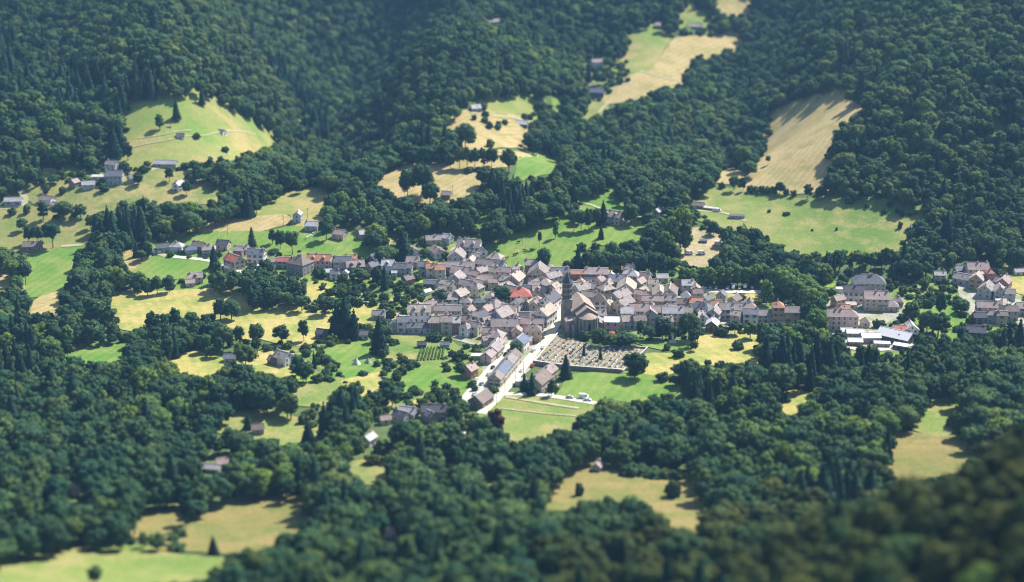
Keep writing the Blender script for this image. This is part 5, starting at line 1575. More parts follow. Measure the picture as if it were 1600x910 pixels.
# choir, then the taller nave
def nave(name, w, y0, y1, h, rise, off=0.0, gable=True):
    b = MB()
    x = w / 2
    b.add([(off - x, y0, -3), (off + x, y0, -3), (off + x, y1, -3), (off - x, y1, -3), (off - x, y0, h), (off + x, y0, h), (off + x, y1, h), (off - x, y1, h), (off, y0, h + rise), (off, y1, h + rise)],
          [(0, 1, 5, 8, 4), (1, 2, 6, 5), (2, 3, 7, 9, 6), (3, 0, 4, 7)], 0)
    part(name + '_wall', b, [CW])
    b = MB()
    for s in (-1, 1):
        q = [(off, y0 + .5, h + rise + .25), (off + s * (x + .5), y0 + .5, h - .1), (off + s * (x + .5), y1 + .4, h - .1), (off, y1 + .4, h + rise + .25)]
        slab(b, q if s > 0 else q[::-1], .3)
    part(name + '_roof', b, [CR, TRIM])
    b = MB()      # raised stone parapet on the gable
    for s in (-1, 1):
        q = [(off, y0, h + rise + .75), (off + s * (x + .4), y0, h + .4), (off + s * (x + .4), y0 + .7, h + .4), (off, y0 + .7, h + rise + .75)]
        slab(b, q if s > 0 else q[::-1], 1.0)
    part('gable_coping', b, [CT, CT])
nave('choir', 12.4, 6.0, 13.0, 12.0, 4.2)
nave('nave', 14.6, 13.0, 35.0, 12.2, 5.2, -.6)
# side chapels
b = MB()
b.add([(-12.3, 7.5, -3), (-6.4, 7.5, -3), (-6.4, 18, -3), (-12.3, 18, -3), (-12.3, 7.5, 7.6), (-6.4, 7.5, 10.0), (-6.4, 18, 10.0), (-12.3, 18, 7.6)], [(0, 1, 5, 4), (1, 2, 6, 5), (2, 3, 7, 6), (3, 0, 4, 7)])
part('chapel_wall', b, [CW])
b = MB()
slab(b, [(-12.8, 7.0, 7.55), (-6.3, 7.0, 10.2), (-6.3, 18.3, 10.2), (-12.8, 18.3, 7.55)], .3)
part('chapel_roof', b, [CR, TRIM])
b = MB()
b.add([(6.3, 7.5, -3), (12.6, 7.5, -3), (12.6, 20, -3), (6.3, 20, -3), (6.3, 7.5, 7.4), (12.6, 7.5, 4.6), (12.6, 20, 4.6), (6.3, 20, 7.4)], [(0, 1, 5, 4), (1, 2, 6, 5), (2, 3, 7, 6), (3, 0, 4, 7)])
part('sacristy_wall', b, [CW])
b = MB()
slab(b, [(6.2, 7.0, 7.65), (13.2, 7.0, 4.5), (13.2, 20.4, 4.5), (6.2, 20.4, 7.65)], .3)
part('sacristy_roof', b, [ROOFS['lilac'], TRIM])
b = MB()
for x, y, h in ((-11.8, 7.0, 9.0), (-7.3, 6.6, 10.5), (-9.0, 5.0, 6.5), (6.3, 6.2, 10.0)):
    b.box((x, y, h / 2 - 1), (1.5, 1.8, h + 2), 0)
part('buttress', b, [CW])['kind'] = 'stuff'
# bell tower
TX, TY = -9.9, 21.5
b = MB()
b.box((TX, TY, 6.8), (5.7, 5.7, 22), 0)
b.box((TX, TY, 17.95), (6.2, 6.2, .4), 0)
for x in (-1, 1):
    for y in (-1, 1):
        b.box((TX + x * 2.5, TY + y * 2.5, 5), (1.0, 1.0, 18), 0, R(45))
part('tower_base', b, [CW])
def octa(r):
    return [(TX + math.cos(a) * r, TY + math.sin(a) * r) for a in [math.pi / 8 + k * math.pi / 4 for k in range(8)]]
b = MB()
o8 = octa(2.95)
b.add([(x, y, 18.1) for x, y in o8] + [(x, y, 28.4) for x, y in o8], [(i, (i + 1) % 8, (i + 1) % 8 + 8, i + 8) for i in range(8)])
for zz in (21.6, 25.1, 28.4):
    o9 = octa(3.2)
    b.add([(x, y, zz - .2) for x, y in o9] + [(x, y, zz + .2) for x, y in o9], [(i, (i + 1) % 8, (i + 1) % 8 + 8, i + 8) for i in range(8)] + [tuple(range(8, 16)), tuple(reversed(range(8)))])
part('tower_octagon', b, [CT])
for zz in (19.0, 22.4, 25.8):
    for k in range(8):
        a = k * math.pi / 4
        if math.sin(a + R(9)) > .3:
            continue
        b = MB()
        for sx in (-.5, .5):
            w = [(sx - .33, 0, 0), (sx + .33, 0, 0), (sx + .33, 0, 1.6), (sx, 0, 2.1), (sx - .33, 0, 1.6)]
            b.add(w + [(q[0], -.08, q[2]) for q in w], [tuple(range(5, 10))] + [(i, (i + 1) % 5, (i + 1) % 5 + 5, i + 5) for i in range(5)])
        o = part('belfry_opening', b, [GLASS])
        rr = 2.95 * math.cos(math.pi / 8) + .03
        o.location = (TX + math.cos(a) * rr, TY + math.sin(a) * rr, zz)
        o.rotation_euler = (0, 0, a + math.pi / 2)
b = MB()
o8 = octa(3.1)
b.add([(x, y, 28.65) for x, y in o8] + [(TX, TY, 35.6)], [(i, (i + 1) % 8, 8) for i in range(8)])
b.tube((TX, TY, 35.3), (TX, TY, 37.2), .1, .06, 5)
b.box((TX, TY, 36.6), (.9, .1, .1))
part('spire', b, [CS])
b = MB()
b.add([(-1, -.2, 0), (1, -.2, 0), (1, -.2, 2.6), (0, -.2, 3.4), (-1, -.2, 2.6), (-1, 0, 0), (1, 0, 0), (1, 0, 2.6), (0, 0, 3.4), (-1, 0, 2.6)], [(0, 1, 2, 3, 4), (0, 4, 9, 5), (1, 6, 7, 2), (2, 7, 8, 3), (3, 8, 9, 4)], 0)
o = part('door', b, [DOOR])
o.location, o.rotation_euler = (12.63, 13.5, 0), (0, 0, R(90))

# ------------------------------------------------------------------ cemetery: wall and graves
def wall_run(name, label, w, height, thick, mat, coping=True):
    root = bpy.data.objects.new(name, None)
    COL.objects.link(root)
    root.location = (w[0][0], w[0][1], float(zat(*w[0])))
    b, c = MB(), MB()
    for p, q in zip(w[:-1], w[1:]):
        p, q = np.array(p), np.array(q)
        m = max(1, int(np.linalg.norm(q - p) / 5))
        a = math.atan2(q[1] - p[1], q[0] - p[0])
        for k in range(m):
            s, e = p + (q - p) * k / m, p + (q - p) * (k + 1) / m
            mid = (s + e) / 2
            z = float(zat(mid[0], mid[1]))
            ln2 = float(np.linalg.norm(e - s))
            o3 = (mid[0] - root.location.x, mid[1] - root.location.y, z - root.location.z + height / 2 - .5)
            b.box(o3, (ln2 + .02, thick, height + 1.0), 0, a)
            c.box((o3[0], o3[1], z - root.location.z + height + .08), (ln2 - .03, thick + .25, .16), 0, a)
    obj('wall', b.mesh('wall', [mat]), root)
    if coping:
        obj('coping', c.mesh('coping', [TRIM]), root)
    return tag(root, label, 'wall')
wall_run('cemetery_wall', 'tall dark stone retaining wall along the front of the cemetery', wpoly(parse_poly('833,570 862,574 892,578 932,581 972,584')), 2.6, .6, STONE)
wall_run('cemetery_wall', 'low stone wall along the right side of the cemetery', wpoly(parse_poly('973,583 992,565 1012,546')), 1.5, .5, STONE)
wall_run('cemetery_wall', 'low stone wall between the cemetery and the main street', wpoly(parse_poly('834,568 853,545 872,522')), 1.0, .5, STONE)
wall_run('cemetery_wall', 'low stone wall at the back of the cemetery beside the park lawn', wpoly(parse_poly('1011,546 985,544 945,545')), 1.4, .5, STONE)
wall_run('garden_wall', 'thin stone wall between the stubble and the green strip at left', wpoly(parse_poly('478,375 488,367 495,363')), 1.0, .5, STONE)

GR = [mat_surface('grave_' + k, c, .5, .12, 1.5, rand=.12, spec=.4) for k, c in (('pale_granite', (.40, .365, .34)), ('grey_granite', (.26, .25, .26)), ('dark_granite', (.06, .06, .07)), ('pink_granite', (.42, .30, .27)), ('white_marble', (.58, .55, .52)))]
FLOW = [mat_surface('flowers_' + k, c, .8, .2, rand=.1) for k, c in (('red', (.5, .05, .05)), ('white', (.75, .7, .68)), ('mauve', (.35, .12, .38)))]
SLABS, STONES = [], []
for i, g in enumerate(GR):
    b = MB()
    b.box((0, 0, .12), (1.35, 2.5, .3), 0)
    b.box((0, 0, .34), (1.1, 2.2, .14), 0)
    b.box((.1, -.5, .5), (.45, .4, .24), 1)
    SLABS.append(b.mesh('grave', [g, FLOW[i % 3]]))
    b = MB()
    if i in (0, 3):
        b.box((0, 1.1, .95), (.16, .16, 1.5), 0)
        b.box((0, 1.1, 1.3), (.7, .14, .16), 0)
    else:
        w = [(-.5, 0, .2), (.5, 0, .2), (.5, 0, 1.1), (.28, 0, 1.34), (-.28, 0, 1.34), (-.5, 0, 1.1)]
        b.add([(p[0], 1.05, p[2]) for p in w] + [(p[0], 1.2, p[2]) for p in w], [tuple(range(6)), tuple(reversed(range(6, 12)))] + [(q, q + 6, (q + 1) % 6 + 6, (q + 1) % 6) for q in range(6)])
    STONES.append(b.mesh('headstone', [g]))
GLAB = ['pale granite grave slab with small cross in the walled cemetery', 'mid grey granite grave with upright headstone in the walled cemetery', 'polished dark grave with headstone in the walled cemetery',
        'pinkish grave slab with small cross in the walled cemetery', 'white marble grave with upright headstone in the walled cemetery']
ga = R(68)
e1, e2 = np.array([math.cos(ga), math.sin(ga)]), np.array([-math.sin(ga), math.cos(ga)])
cw = np.array(CEM_W)
cen = cw.mean(0)
spots = []
for i in range(-40, 41):
    for j in range(-40, 41):
        p = cen + e1 * (i * 2.2 + rng.uniform(-.25, .25)) + e2 * (j * 3.25 + rng.uniform(-.3, .3))
        spots.append(p)
spots = np.array(spots)
ok = inpoly(spots[:, 0], spots[:, 1], CEM_W)
for s in (1.4, -1.4):
    ok &= inpoly(spots[:, 0] + s, spots[:, 1], CEM_W) & inpoly(spots[:, 0], spots[:, 1] + s, CEM_W)
spots = spots[ok]
cyv = [at(912, 558), at(938, 563)]
spots = [p for p in spots if min((p[0] - c[0]) ** 2 + (p[1] - c[1]) ** 2 for c in cyv) > 4]
rng.shuffle(spots)
for p in spots[:298]:
    k = int(rng.choice(5, p=[.36, .2, .12, .14, .18]))
    s = rng.uniform(.9, 1.15)
    o = obj('grave', SLABS[k], None, (p[0], p[1], float(zat(p[0], p[1])) + .42), ga + math.pi / 2 * 0 + R(90) + R(rng.uniform(-4, 4)), (s, s, s))
    obj('headstone', STONES[k], o)
    tag(o, GLAB[k], 'grave', 'graves in the walled cemetery')
NGRAVES = min(298, len(spots))

# ------------------------------------------------------------------ vehicles
def car_paint(k, c):
    m = mat_surface('car_paint_' + k, c, .35, .03, rand=.03, spec=.5, fine=1.0)
    return m
PAINT = {k: car_paint(k, c) for k, c in dict(white=(.78, .78, .78), silver=(.5, .51, .53), grey=(.2, .21, .23), dark=(.03, .032, .04), red=(.42, .04, .04), blue=(.06, .11, .28)).items()}
RIM = mat_surface('wheel_rim', (.5, .5, .52), .4, .1, rand=0)
LAMP = mat_surface('headlight_glass', (.7, .7, .68), .2, .05, rand=0)
def prof_mesh(prof, hw, inset, mat_of, mats, name):
    """side profile extruded across the car, tapering inwards towards the top"""
    b = MB()
    n = len(prof)
    zt = max(p[1] for p in prof)
    def yy(z):
        return hw - inset * max(0, (z - .75) / max(.01, zt - .75))
    v = [(p[0], -yy(p[1]), p[1]) for p in prof] + [(p[0], yy(p[1]), p[1]) for p in prof]
    b.add(v, [tuple(range(n)), tuple(reversed(range(n, 2 * n)))], 0)
    for i in range(n):
        j = (i + 1) % n
        b.add(v, [(i, i + n, j + n, j)], mat_of(i))
    return b.mesh(name, mats)
CARS = {}
def car_parts(kind, col):
    if (kind, col) in CARS:
        return CARS[(kind, col)]
    if kind == 'car':
        prof = [(-2.05, .32), (2.05, .32), (2.12, .62), (1.95, .86), (1.05, .98), (.35, 1.42), (-1.1, 1.46), (-1.85, 1.0), (-2.12, .92)]
        gl = [(.98, 1.0), (.36, 1.39), (-1.08, 1.43), (-1.75, 1.01)]
        hw, ins = .88, .22
    else:
        prof = [(-2.7, .4), (2.7, .4), (2.75, .95), (2.3, 1.25), (1.75, 2.1), (1.2, 2.45), (-2.6, 2.5), (-2.75, 2.3)]
        gl = [(2.2, 1.3), (1.78, 2.0), (.9, 2.05), (.9, 1.32)]
        hw, ins = 1.0, .12
    body = prof_mesh(prof, hw, ins, lambda i: 0, [PAINT[col]], 'body')
    b = MB()
    zt = max(p[1] for p in prof)
    n = len(gl)
    v = []
    for s in (-1, 1):
        for p in gl:
            y = hw - ins * max(0, (p[1] - .75) / (zt - .75)) + .015
            v.append((p[0], s * y, p[1]))
    b.add(v, [tuple(range(n)), tuple(reversed(range(n, 2 * n)))], 0)
    f0 = prof[4], prof[5]
    for (p, q) in ((prof[4], prof[5]), (prof[6], prof[7])):
        dx, dz = q[0] - p[0], q[1] - p[1]
        nn = Vector((-dz, 0, dx)).normalized() * -.02
        if nn.z < 0:
            nn = -nn
        ww = hw - ins - .1
        pp, qq = Vector((p[0] + dx * .12, 0, p[1] + dz * .12)) + nn, Vector((p[0] + dx * .9, 0, p[1] + dz * .9)) + nn
        b.add([(pp.x, -ww, pp.z), (pp.x, ww, pp.z), (qq.x, ww, qq.z), (qq.x, -ww, qq.z)], [(0, 1, 2, 3)], 0)
    glass = b.mesh('windows', [GLASS])
    w = MB()
    w.tube((0, -.11, 0), (0, .11, 0), .33, .33, 12, 0)
    w.tube((0, -.12, 0), (0, .12, 0), .19, .19, 10, 1)
    wheel = w.mesh('wheel', [TYRE, RIM])
    l = MB()
    l.box((0, 0, 0), (.1, .34, .16), 0)
    lamp = l.mesh('headlight', [LAMP])
    CARS[(kind, col)] = (body, glass, wheel, lamp, hw, prof)
    return CARS[(kind, col)]
def place_car(u, v, rot, col, kind, label, group):
    x, y, z = at(u, v)
    z = max(float(zat(x + a, y)) for a in (-2, 0, 2)) + .72
    body, glass, wheel, lamp, hw, prof = car_parts(kind, col)
    root = bpy.data.objects.new('parked_car' if kind == 'car' else 'camper_van', None)
    COL.objects.link(root)
    root.location = (x, y, z)
    root.rotation_euler = (0, 0, R(rot))
    obj('body', body, root)
    obj('windscreen', glass, root)
    k = 1.3 if kind == 'car' else 1.75
    for sx in (-1, 1):
        for sy in (-1, 1):
            obj('wheel', wheel, root, (sx * k, sy * (hw - .08), .33))
    for sy in (-1, 1):
        obj('headlight', lamp, root, (prof[2][0] - .02, sy * hw * .68, prof[2][1] + .08))
    tag(root, label, 'car' if kind == 'car' else 'camper van', group)
CARLIST = '''
741 619 70 silver car silver car parked lowest on the left verge of the left road
747 610 70 white car white car parked second from the bottom on the left road
752 603 70 grey car dark grey car parked third from the bottom on the left road
745 596 70 white car white car half on the verge near the red brown cottage
763 588 72 silver car silver car parked beside the left road opposite the joined houses
770 577 72 dark car black car parked below the stepped houses
790 556 72 dark car black car at the top of the left road
797 551 30 white car white car at the gate between the two roads
815 582 70 white car white car driving up the main street
833 551 64 silver car silver car by the pavement of the main street
847 532 64 dark car black car parked outside the ochre cube house
848 546 64 white car white car beside the cemetery wall on the main street
832 574 70 red car red car parked where the main street meets the cemetery
890 624 -6 silver car silver car parked on the right hand lane below the meadow
912 624 -8 white camper white camper van parked on the lane below the meadow
918 628 -8 white car white car parked right of the camper van on the lane
862 605 70 dark car black car in the driveway of the brown gabled villa
1088 452 -5 white car white car first from the left under the plane trees
1099 453 8 white car white car second from the left under the plane trees
1110 452 70 silver car silver car third from the left under the plane trees
1119 453 75 white car white car fourth from the left under the plane trees
1128 452 80 dark car dark car fifth from the left under the plane trees
1137 453 70 white car white car sixth from the left under the plane trees
1146 452 75 white camper white van seventh from the left under the plane trees
1155 453 80 white car white car eighth from the left under the plane trees
1165 451 70 white camper white van ninth from the left under the plane trees
1175 452 80 silver car silver car last on the right under the plane trees
1077 399 4 white camper white camper van on the bare terraces, left one
1096 399 2 white camper white camper van on the bare terraces, middle one
1122 384 -4 white camper white camper van on the bare terraces, upper right one
1121 332 -12 white camper white van beside the sheds on the round hill
1360 524 10 white car white car in the workshop yard, left
1372 523 70 silver car silver car in the workshop yard, middle
1384 522 20 white car white car in the workshop yard, right
1432 534 -10 dark car dark car below the white gabled garage
1440 535 -10 silver car silver car right of the dark car below the garage
1506 539 30 dark car dark car on the pale parking area
1497 537 20 white car white car on the pale parking area
'''
for ln in CARLIST.strip().splitlines():
    q = ln.split(' ', 5)
    place_car(float(q[0]), float(q[1]), float(q[2]), q[3], q[4], q[5], 'parked cars and vans')

# ------------------------------------------------------------------ cows on the pasture
def cow_mesh(mat):
    verts = [(0, 0, 1.05), (.45, 0, 1.08), (.75, 0, 1.12), (1.0, 0, 1.25), (1.25, 0, 1.3), (1.5, 0, 1.12), (-.5, 0, 1.1), (-.8, 0, 1.12), (-.92, 0, .75),
             (.62, .22, .8), (.62, .24, .42), (.6, .24, .06), (.62, -.22, .8), (.62, -.24, .42), (.66, -.24, .06),
             (-.72, .22, .85), (-.82, .24, .45), (-.74, .24, .06), (-.72, -.22, .85), (-.8, -.24, .45), (-.72, -.24, .06), (1.2, .2, 1.42), (1.2, -.2, 1.42)]
    edges = [(0, 1), (1, 2), (2, 3), (3, 4), (4, 5), (0, 6), (6, 7), (7, 8), (2, 9), (9, 10), (10, 11), (2, 12), (12, 13), (13, 14), (7, 15), (15, 16), (16, 17), (7, 18), (18, 19), (19, 20), (4, 21), (4, 22)]
    rad = [.40, .40, .34, .2, .17, .1, .38, .27, .04, .13, .075, .07, .13, .075, .07, .15, .08, .07, .15, .08, .07, .04, .04]
    m = bpy.data.meshes.new('cow_skeleton')
    m.from_pydata(verts, edges, [])
    o = bpy.data.objects.new('cow_skeleton', m)
    COL.objects.link(o)
    s = o.modifiers.new('skin', 'SKIN')
    o.modifiers.new('sub', 'SUBSURF').levels = 1
    for i, r in enumerate(rad):
        m.skin_vertices[0].data[i].radius = (r, r)
    m.skin_vertices[0].data[0].use_root = True
    dg = bpy.context.evaluated_depsgraph_get()
    me = bpy.data.meshes.new_from_object(o.evaluated_get(dg))
    bpy.data.objects.remove(o)
    me.name = 'cow'
    me.materials.clear()
    me.materials.append(mat)
    return me
COWM = {}
for k, c in (('brown', (.12, .06, .035)), ('black', (.025, .023, .022)), ('pale', (.5, .44, .36))):
    COWM[k] = cow_mesh(mat_surface('cowhide_' + k, c, .85, .2, rand=.1))
COWS = '''
810 381 20 black black cow highest on the pasture
804 401 200 brown brown cow lowest on the left of the pasture
820 394 160 brown brown cow in the upper middle of the herd
822 396 30 black black cow beside the brown one in the middle of the herd
830 393 -20 brown brown cow at the right of the herd
810 397 100 pale pale cow in the left of the herd
805 400 10 black black cow below the pale cow
825 415 -10 black black cow alone at the bottom right of the pasture
792 406 30 brown brown cow alone at the far left of the pasture
810 420 60 black black cow near the utility pole at the pasture foot
'''
for ln in COWS.strip().splitlines():
    q = ln.split(' ', 4)
    x, y, z = at(float(q[0]), float(q[1]))
    o = obj('cow', COWM[q[3]], None, (x, y, z + .36), R(float(q[2])), (1.25, 1.25, 1.25))
    tag(o, q[4], 'cow', 'cows on the green pasture')

# ------------------------------------------------------------------ tents, poles, parasol, vegetable rows, tomb-like monument
def tent(u, v, mat, label, r=2.6, h=4.2):
    x, y, z = at(u, v)
    root = bpy.data.objects.new('tent', None)
    COL.objects.link(root)
    root.location = (x, y, z + .36)
    b = MB()
    n = 12
    ring = lambda rr, zz: [(math.cos(2 * math.pi * k / n) * rr, math.sin(2 * math.pi * k / n) * rr, zz) for k in range(n)]
    b.add(ring(r, 0) + ring(r * .5, h * .46) + ring(.12, h), [(k, (k + 1) % n, n + (k + 1) % n, n + k) for k in range(n)] + [(n + k, n + (k + 1) % n, 2 * n + (k + 1) % n, 2 * n + k) for k in range(n)])
    obj('canvas', b.mesh('canvas', [mat]), root)
    for k in range(4):
        a = k * 1.6
        b = MB()
        b.tube((math.cos(a) * .08, math.sin(a) * .08, h - .2), (math.cos(a + 3.1) * .5, math.sin(a + 3.1) * .5, h + 1.0), .05, .04, 5)
        obj('pole', b.mesh('pole', [POLE]), root)
    b = MB()
    b.add([(-.5, -r * .99, 0), (.5, -r * .99, 0), (0, -r * .62, h * .45)], [(0, 1, 2)])
    d_ = obj('door_flap', b.mesh('door_flap', [DOOR]), root)
    d_.location = (0, -.12, .05)
    tag(root, label, 'tent', 'conical tents on the meadow')
CANVAS = mat_surface('tent_canvas', (.72, .70, .66), .9, .06)
CANVAS2 = mat_surface('tent_canvas_grey', (.30, .28, .27), .9, .1)
tent(557, 570, CANVAS, 'white conical tent pitched on the green meadow')
tent(575, 568, CANVAS2, 'grey conical tent right of the white one on the meadow', 2.4, 3.2)

POLES = '''
789 613|slim wooden utility pole at the crossroads corner
805 600|slim wooden utility pole beside the main street by the joined houses
818 586|slim wooden utility pole between the main street and the brown gabled villa
776 636|slim wooden utility pole at the corner of the lower olive meadow
443 354|wooden utility pole on the right of the stubble strip
356 369|wooden utility pole on the left of the stubble strip
279 381|wooden utility pole above the white hip roofed bungalow
481 342|wooden utility pole beside the beige gabled barn
816 384|wooden utility pole high on the cow pasture
810 426|wooden utility pole at the foot of the cow pasture
707 306|wooden utility pole in the tan hill field
768 410|wooden utility pole at the left corner of the cow pasture
'''
for ln in POLES.strip().splitlines():
    p, lab = ln.split('|')
    u, v = [float(s) for s in p.split()]
    x, y, z = at(u, v)
    root = bpy.data.objects.new('utility_pole', None)
    COL.objects.link(root)
    root.location = (x, y, z)
    b = MB()
    b.tube((0, 0, -1), (0, 0, 8.2), .17, .12, 7)
    obj('post', b.mesh('post', [POLE]), root)
    b = MB()
    b.box((0, 0, 7.7), (1.7, .12, .14))
    arm = obj('crossarm', b.mesh('crossarm', [POLE]), root)
    b = MB()
    for q in (-.7, 0, .7):
        b.tube((q, 0, 7.77), (q, 0, 8.02), .06, .05, 6)
    obj('insulator', b.mesh('insulator', [GR[4]]), arm)['kind'] = 'stuff'
    tag(root, lab, 'pole', 'utility poles')

x, y, z = at(956, 526)
root = bpy.data.objects.new('parasol', None)
COL.objects.link(root)
root.location = (x, y, z + .3)
b = MB()
b.tube((0, 0, 0), (0, 0, 2.9), .05, .05, 6)
obj('pole', b.mesh('pole', [POLE]), root)
b = MB()
n = 8
b.add([(math.cos(2 * math.pi * k / n) * 2.1, math.sin(2 * math.pi * k / n) * 2.1, 2.3) for k in range(n)] + [(0, 0, 3.1)], [(k, (k + 1) % n, n) for k in range(n)])
obj('canopy', b.mesh('canopy', [mat_surface('parasol_red', (.55, .07, .06), .8, .05)]), root)
tag(root, 'red parasol on the terrace of the pink cafe', 'parasol')

# small white monument in the park
x, y, z = at(1051, 537)
root = bpy.data.objects.new('monument', None)
COL.objects.link(root)
root.location = (x, y, z + .36)
b = MB()
b.box((0, 0, .4), (4.2, 2.2, .9), 0)
b.box((0, 0, 1.0), (3.2, 1.6, .5), 0)
obj('plinth', b.mesh('plinth', [GR[4]]), root)
b = MB()
b.box((0, 0, 2.4), (1.3, 1.1, 2.4), 0)
b.add([(-.65, -.55, 3.6), (.65, -.55, 3.6), (.65, .55, 3.6), (-.65, .55, 3.6), (0, 0, 6.0)], [(0, 1, 4), (1, 2, 4), (2, 3, 4), (3, 0, 4)])
obj('pillar', b.mesh('pillar', [GR[4]]), root)
tag(root, 'white stone monument on a plinth between the park trees', 'monument')

# vegetable rows of the plot below the lower terrace
VEG = mat_leaf('leaf_vegetable', (.06, .14, .03), (.09, .18, .04), .2)
w0 = [np.array(at(u, v)[:2]) for u, v in ((652, 566), (690, 563), (694, 543), (659, 545))]
ORD = ('first', 'second', 'third', 'fourth', 'fifth', 'sixth', 'seventh', 'eighth')
for i in range(8):
    s = i / 7
    p, q = w0[0] + (w0[1] - w0[0]) * s, w0[3] + (w0[2] - w0[3]) * s
    m = 22
    lob = []
    r = np.random.default_rng(300 + i)
    zc = float(zat(p[0], p[1]))
    for k in range(m):
        c = p + (q - p) * (k + .5) / m
        lob.append((c[0] - p[0], c[1] - p[1], float(zat(c[0], c[1])) - zc + .45, r.uniform(.5, .8)))
    me = lobes_mesh('vegetable_row', 300 + i, lob, 200, .5, VEG)
    tag(obj('vegetable_row', me, None, (p[0], p[1], zc + .36)), f'{ORD[i]} leafy vegetable row from the left in the garden plot', 'vegetable row', 'rows in the vegetable plot')

# ------------------------------------------------------------------ trees: candidates all over the woods
SP_ = 7.9
ii, jj = np.meshgrid(np.arange(-185, 186), np.arange(34, 270))
wx = (ii + .5 * (jj % 2)) * SP_ + rng.uniform(-.36, .36, ii.shape) * SP_
wy = jj * SP_ * .92 + rng.uniform(-.36, .36, ii.shape) * SP_
wx, wy = wx.ravel(), wy.ravel()
wz = zat(wx, wy)
tu, tv, td = project(wx, wy, wz)
m = (tu > -330) & ((tu < 2080) | ((tv > 600) & (tu < 3000))) & ((tv < 1080) | ((tu > 1500) & (tv < 1500))) & (wy < 1960) & (wy > 262)
wx, wy, wz, tu, tv, td = [a[m] for a in (wx, wy, wz, tu, tv, td)]
N0 = len(wx)
big = vnoise(wx / 120, wy / 120, 21) + .5
hgt = 11.1 + 4.2 * big + rng.normal(0, 2.7, N0)
hgt = np.clip(hgt, 5.5, 19)
wid = rng.uniform(.78, 1.24, N0) * (hgt / 15) ** .72
kind = np.array(['b'] * N0)
kind[rng.random(N0) < .04] = 'c'
kind[(vnoise(wx / 75, wy / 75, 77) > .37) & (rng.random(N0) < .75)] = 'c'
for z in ('138,385 150,350 205,300 236,340 245,372 200,392', '1180,575 1310,575 1330,608 1190,612', '1300,590 1425,566 1430,600 1310,612', '85,185 165,185 170,130 110,115', '470,235 515,235 512,190 478,190',
          '0,560 60,545 75,600 0,620', '590,405 700,398 690,372 600,372', '460,640 560,655 560,690 470,690'):
    zp = parse_poly(z)
    zi = inpoly(tu, tv, zp)
    kind[zi & (rng.random(N0) < .8)] = 'c'
hgt = np.where(kind == 'c', hgt * 1.3 + 3, hgt)
bright = (vnoise(wx / 60, wy / 60, 33) > .22) & (rng.random(N0) < .3)
kind[(kind == 'b') & bright] = 'l'

stand_light = vnoise(wx / 150 + 3.7, wy / 190 + 8.2, 61) + .6 * vnoise(wx / 55, wy / 55, 62)
for cu, cv, cr_, am in ((260, 80, 170, .34), (650, 130, 120, .22), (540, 130, 70, -.5), (900, 60, 130, -.25), (1150, 120, 90, -.3), (1430, 130, 150, .16), (60, 130, 80, -.25), (1530, 250, 120, .1), (300, 690, 200, .12), (1300, 690, 110, .12), (1350, 840, 220, -.6), (1000, 900, 160, -.4)):  # lit slopes raised, ravines and near hill lowered: relief shading put into leaf choice
    stand_light = stand_light + am * np.exp(-((tu - cu) ** 2 + (tv - cv) ** 2) / cr_ ** 2)
kind[(kind == 'b') & (stand_light + rng.normal(0, .14, N0) > .17)] = 'm'

kind[(tv > 700 + (1600 - tu) * .27) & (tu > 820) & (kind != 'c') & (rng.random(N0) < .85)] = 'o'

# keep clear what the photograph shows open: the foot, the middle and the top of each tree are looked up in the open areas
def clear_at(u, v):
    r = np.zeros(u.shape, bool)
    for p in CLEARALL:
        us = [q[0] for q in p]
        vs = [q[1] for q in p]
        k = (u >= min(us)) & (u <= max(us)) & (v >= min(vs)) & (v <= max(vs))
        if k.any():
            r[k] |= inpoly(u[k], v[k], p)
    return r
HOUSE_BOX = []
for hh in HOUSES:
    w = (hh['L'] * abs(math.cos(hh['rot'])) + hh['D'] * abs(math.sin(hh['rot']))) / 2
    dpt = (hh['L'] * abs(math.sin(hh['rot'])) + hh['D'] * abs(math.cos(hh['rot']))) / 2
    u0, v0, d0 = project(hh['x'], hh['y'] - dpt * .9, hh['z'])
    u1, v1, d1 = project(hh['x'], hh['y'], hh['z'] + hh['h'] + hh['rise'])
    k = FPX / d0
    HOUSE_BOX.append([(u0 - w * k * .85, v0 - 3), (u0 + w * k * .85, v0 - 3), (u0 + w * k * .85, v1), (u0 - w * k * .85, v1)])
CHURCH_BOX = [[(885, 526), (934, 528), (938, 490), (925, 478), (895, 430), (880, 430), (882, 520)]]
ROADPX = []
for nm, p, w, mm, l in ROADS:
    pts = np.array(wpoly(parse_poly(p)))
    for a, b in zip(pts[:-1], pts[1:]):
        c = np.linalg.norm(b - a)
        for s in np.linspace(0, 1, max(2, int(c / 4))):
            q = a + (b - a) * s
            pu, pv, pd = project(q[0], q[1], float(zat(q[0], q[1])))
            k = FPX / pd * w * .4
            ROADPX.append([(pu - k, pv - 2.5), (pu + k, pv - 2.5), (pu + k, pv + 2.5), (pu - k, pv + 2.5)])
OPEN = [parse_poly('1076,447 1198,447 1198,463 1076,463'), parse_poly('884,527 934,527 934,520 884,520'), parse_poly('1345,517 1400,517 1400,528 1345,528')]
CLEARALL = CLEAR + [CEMETERY] + HOUSE_BOX + CHURCH_BOX + OPEN
base_clear = clear_at(tu, tv)
pk = FPX / td
dzt = hgt * pk * CP
bad = base_clear.copy()
for fu, fv in ((0, .98), (0, .6), (0, .3), (-.55, .6), (.55, .6), (-.3, .85), (.3, .85)):
    bad |= clear_at(tu + fu * 6.3 * wid * pk, tv - fv * dzt)
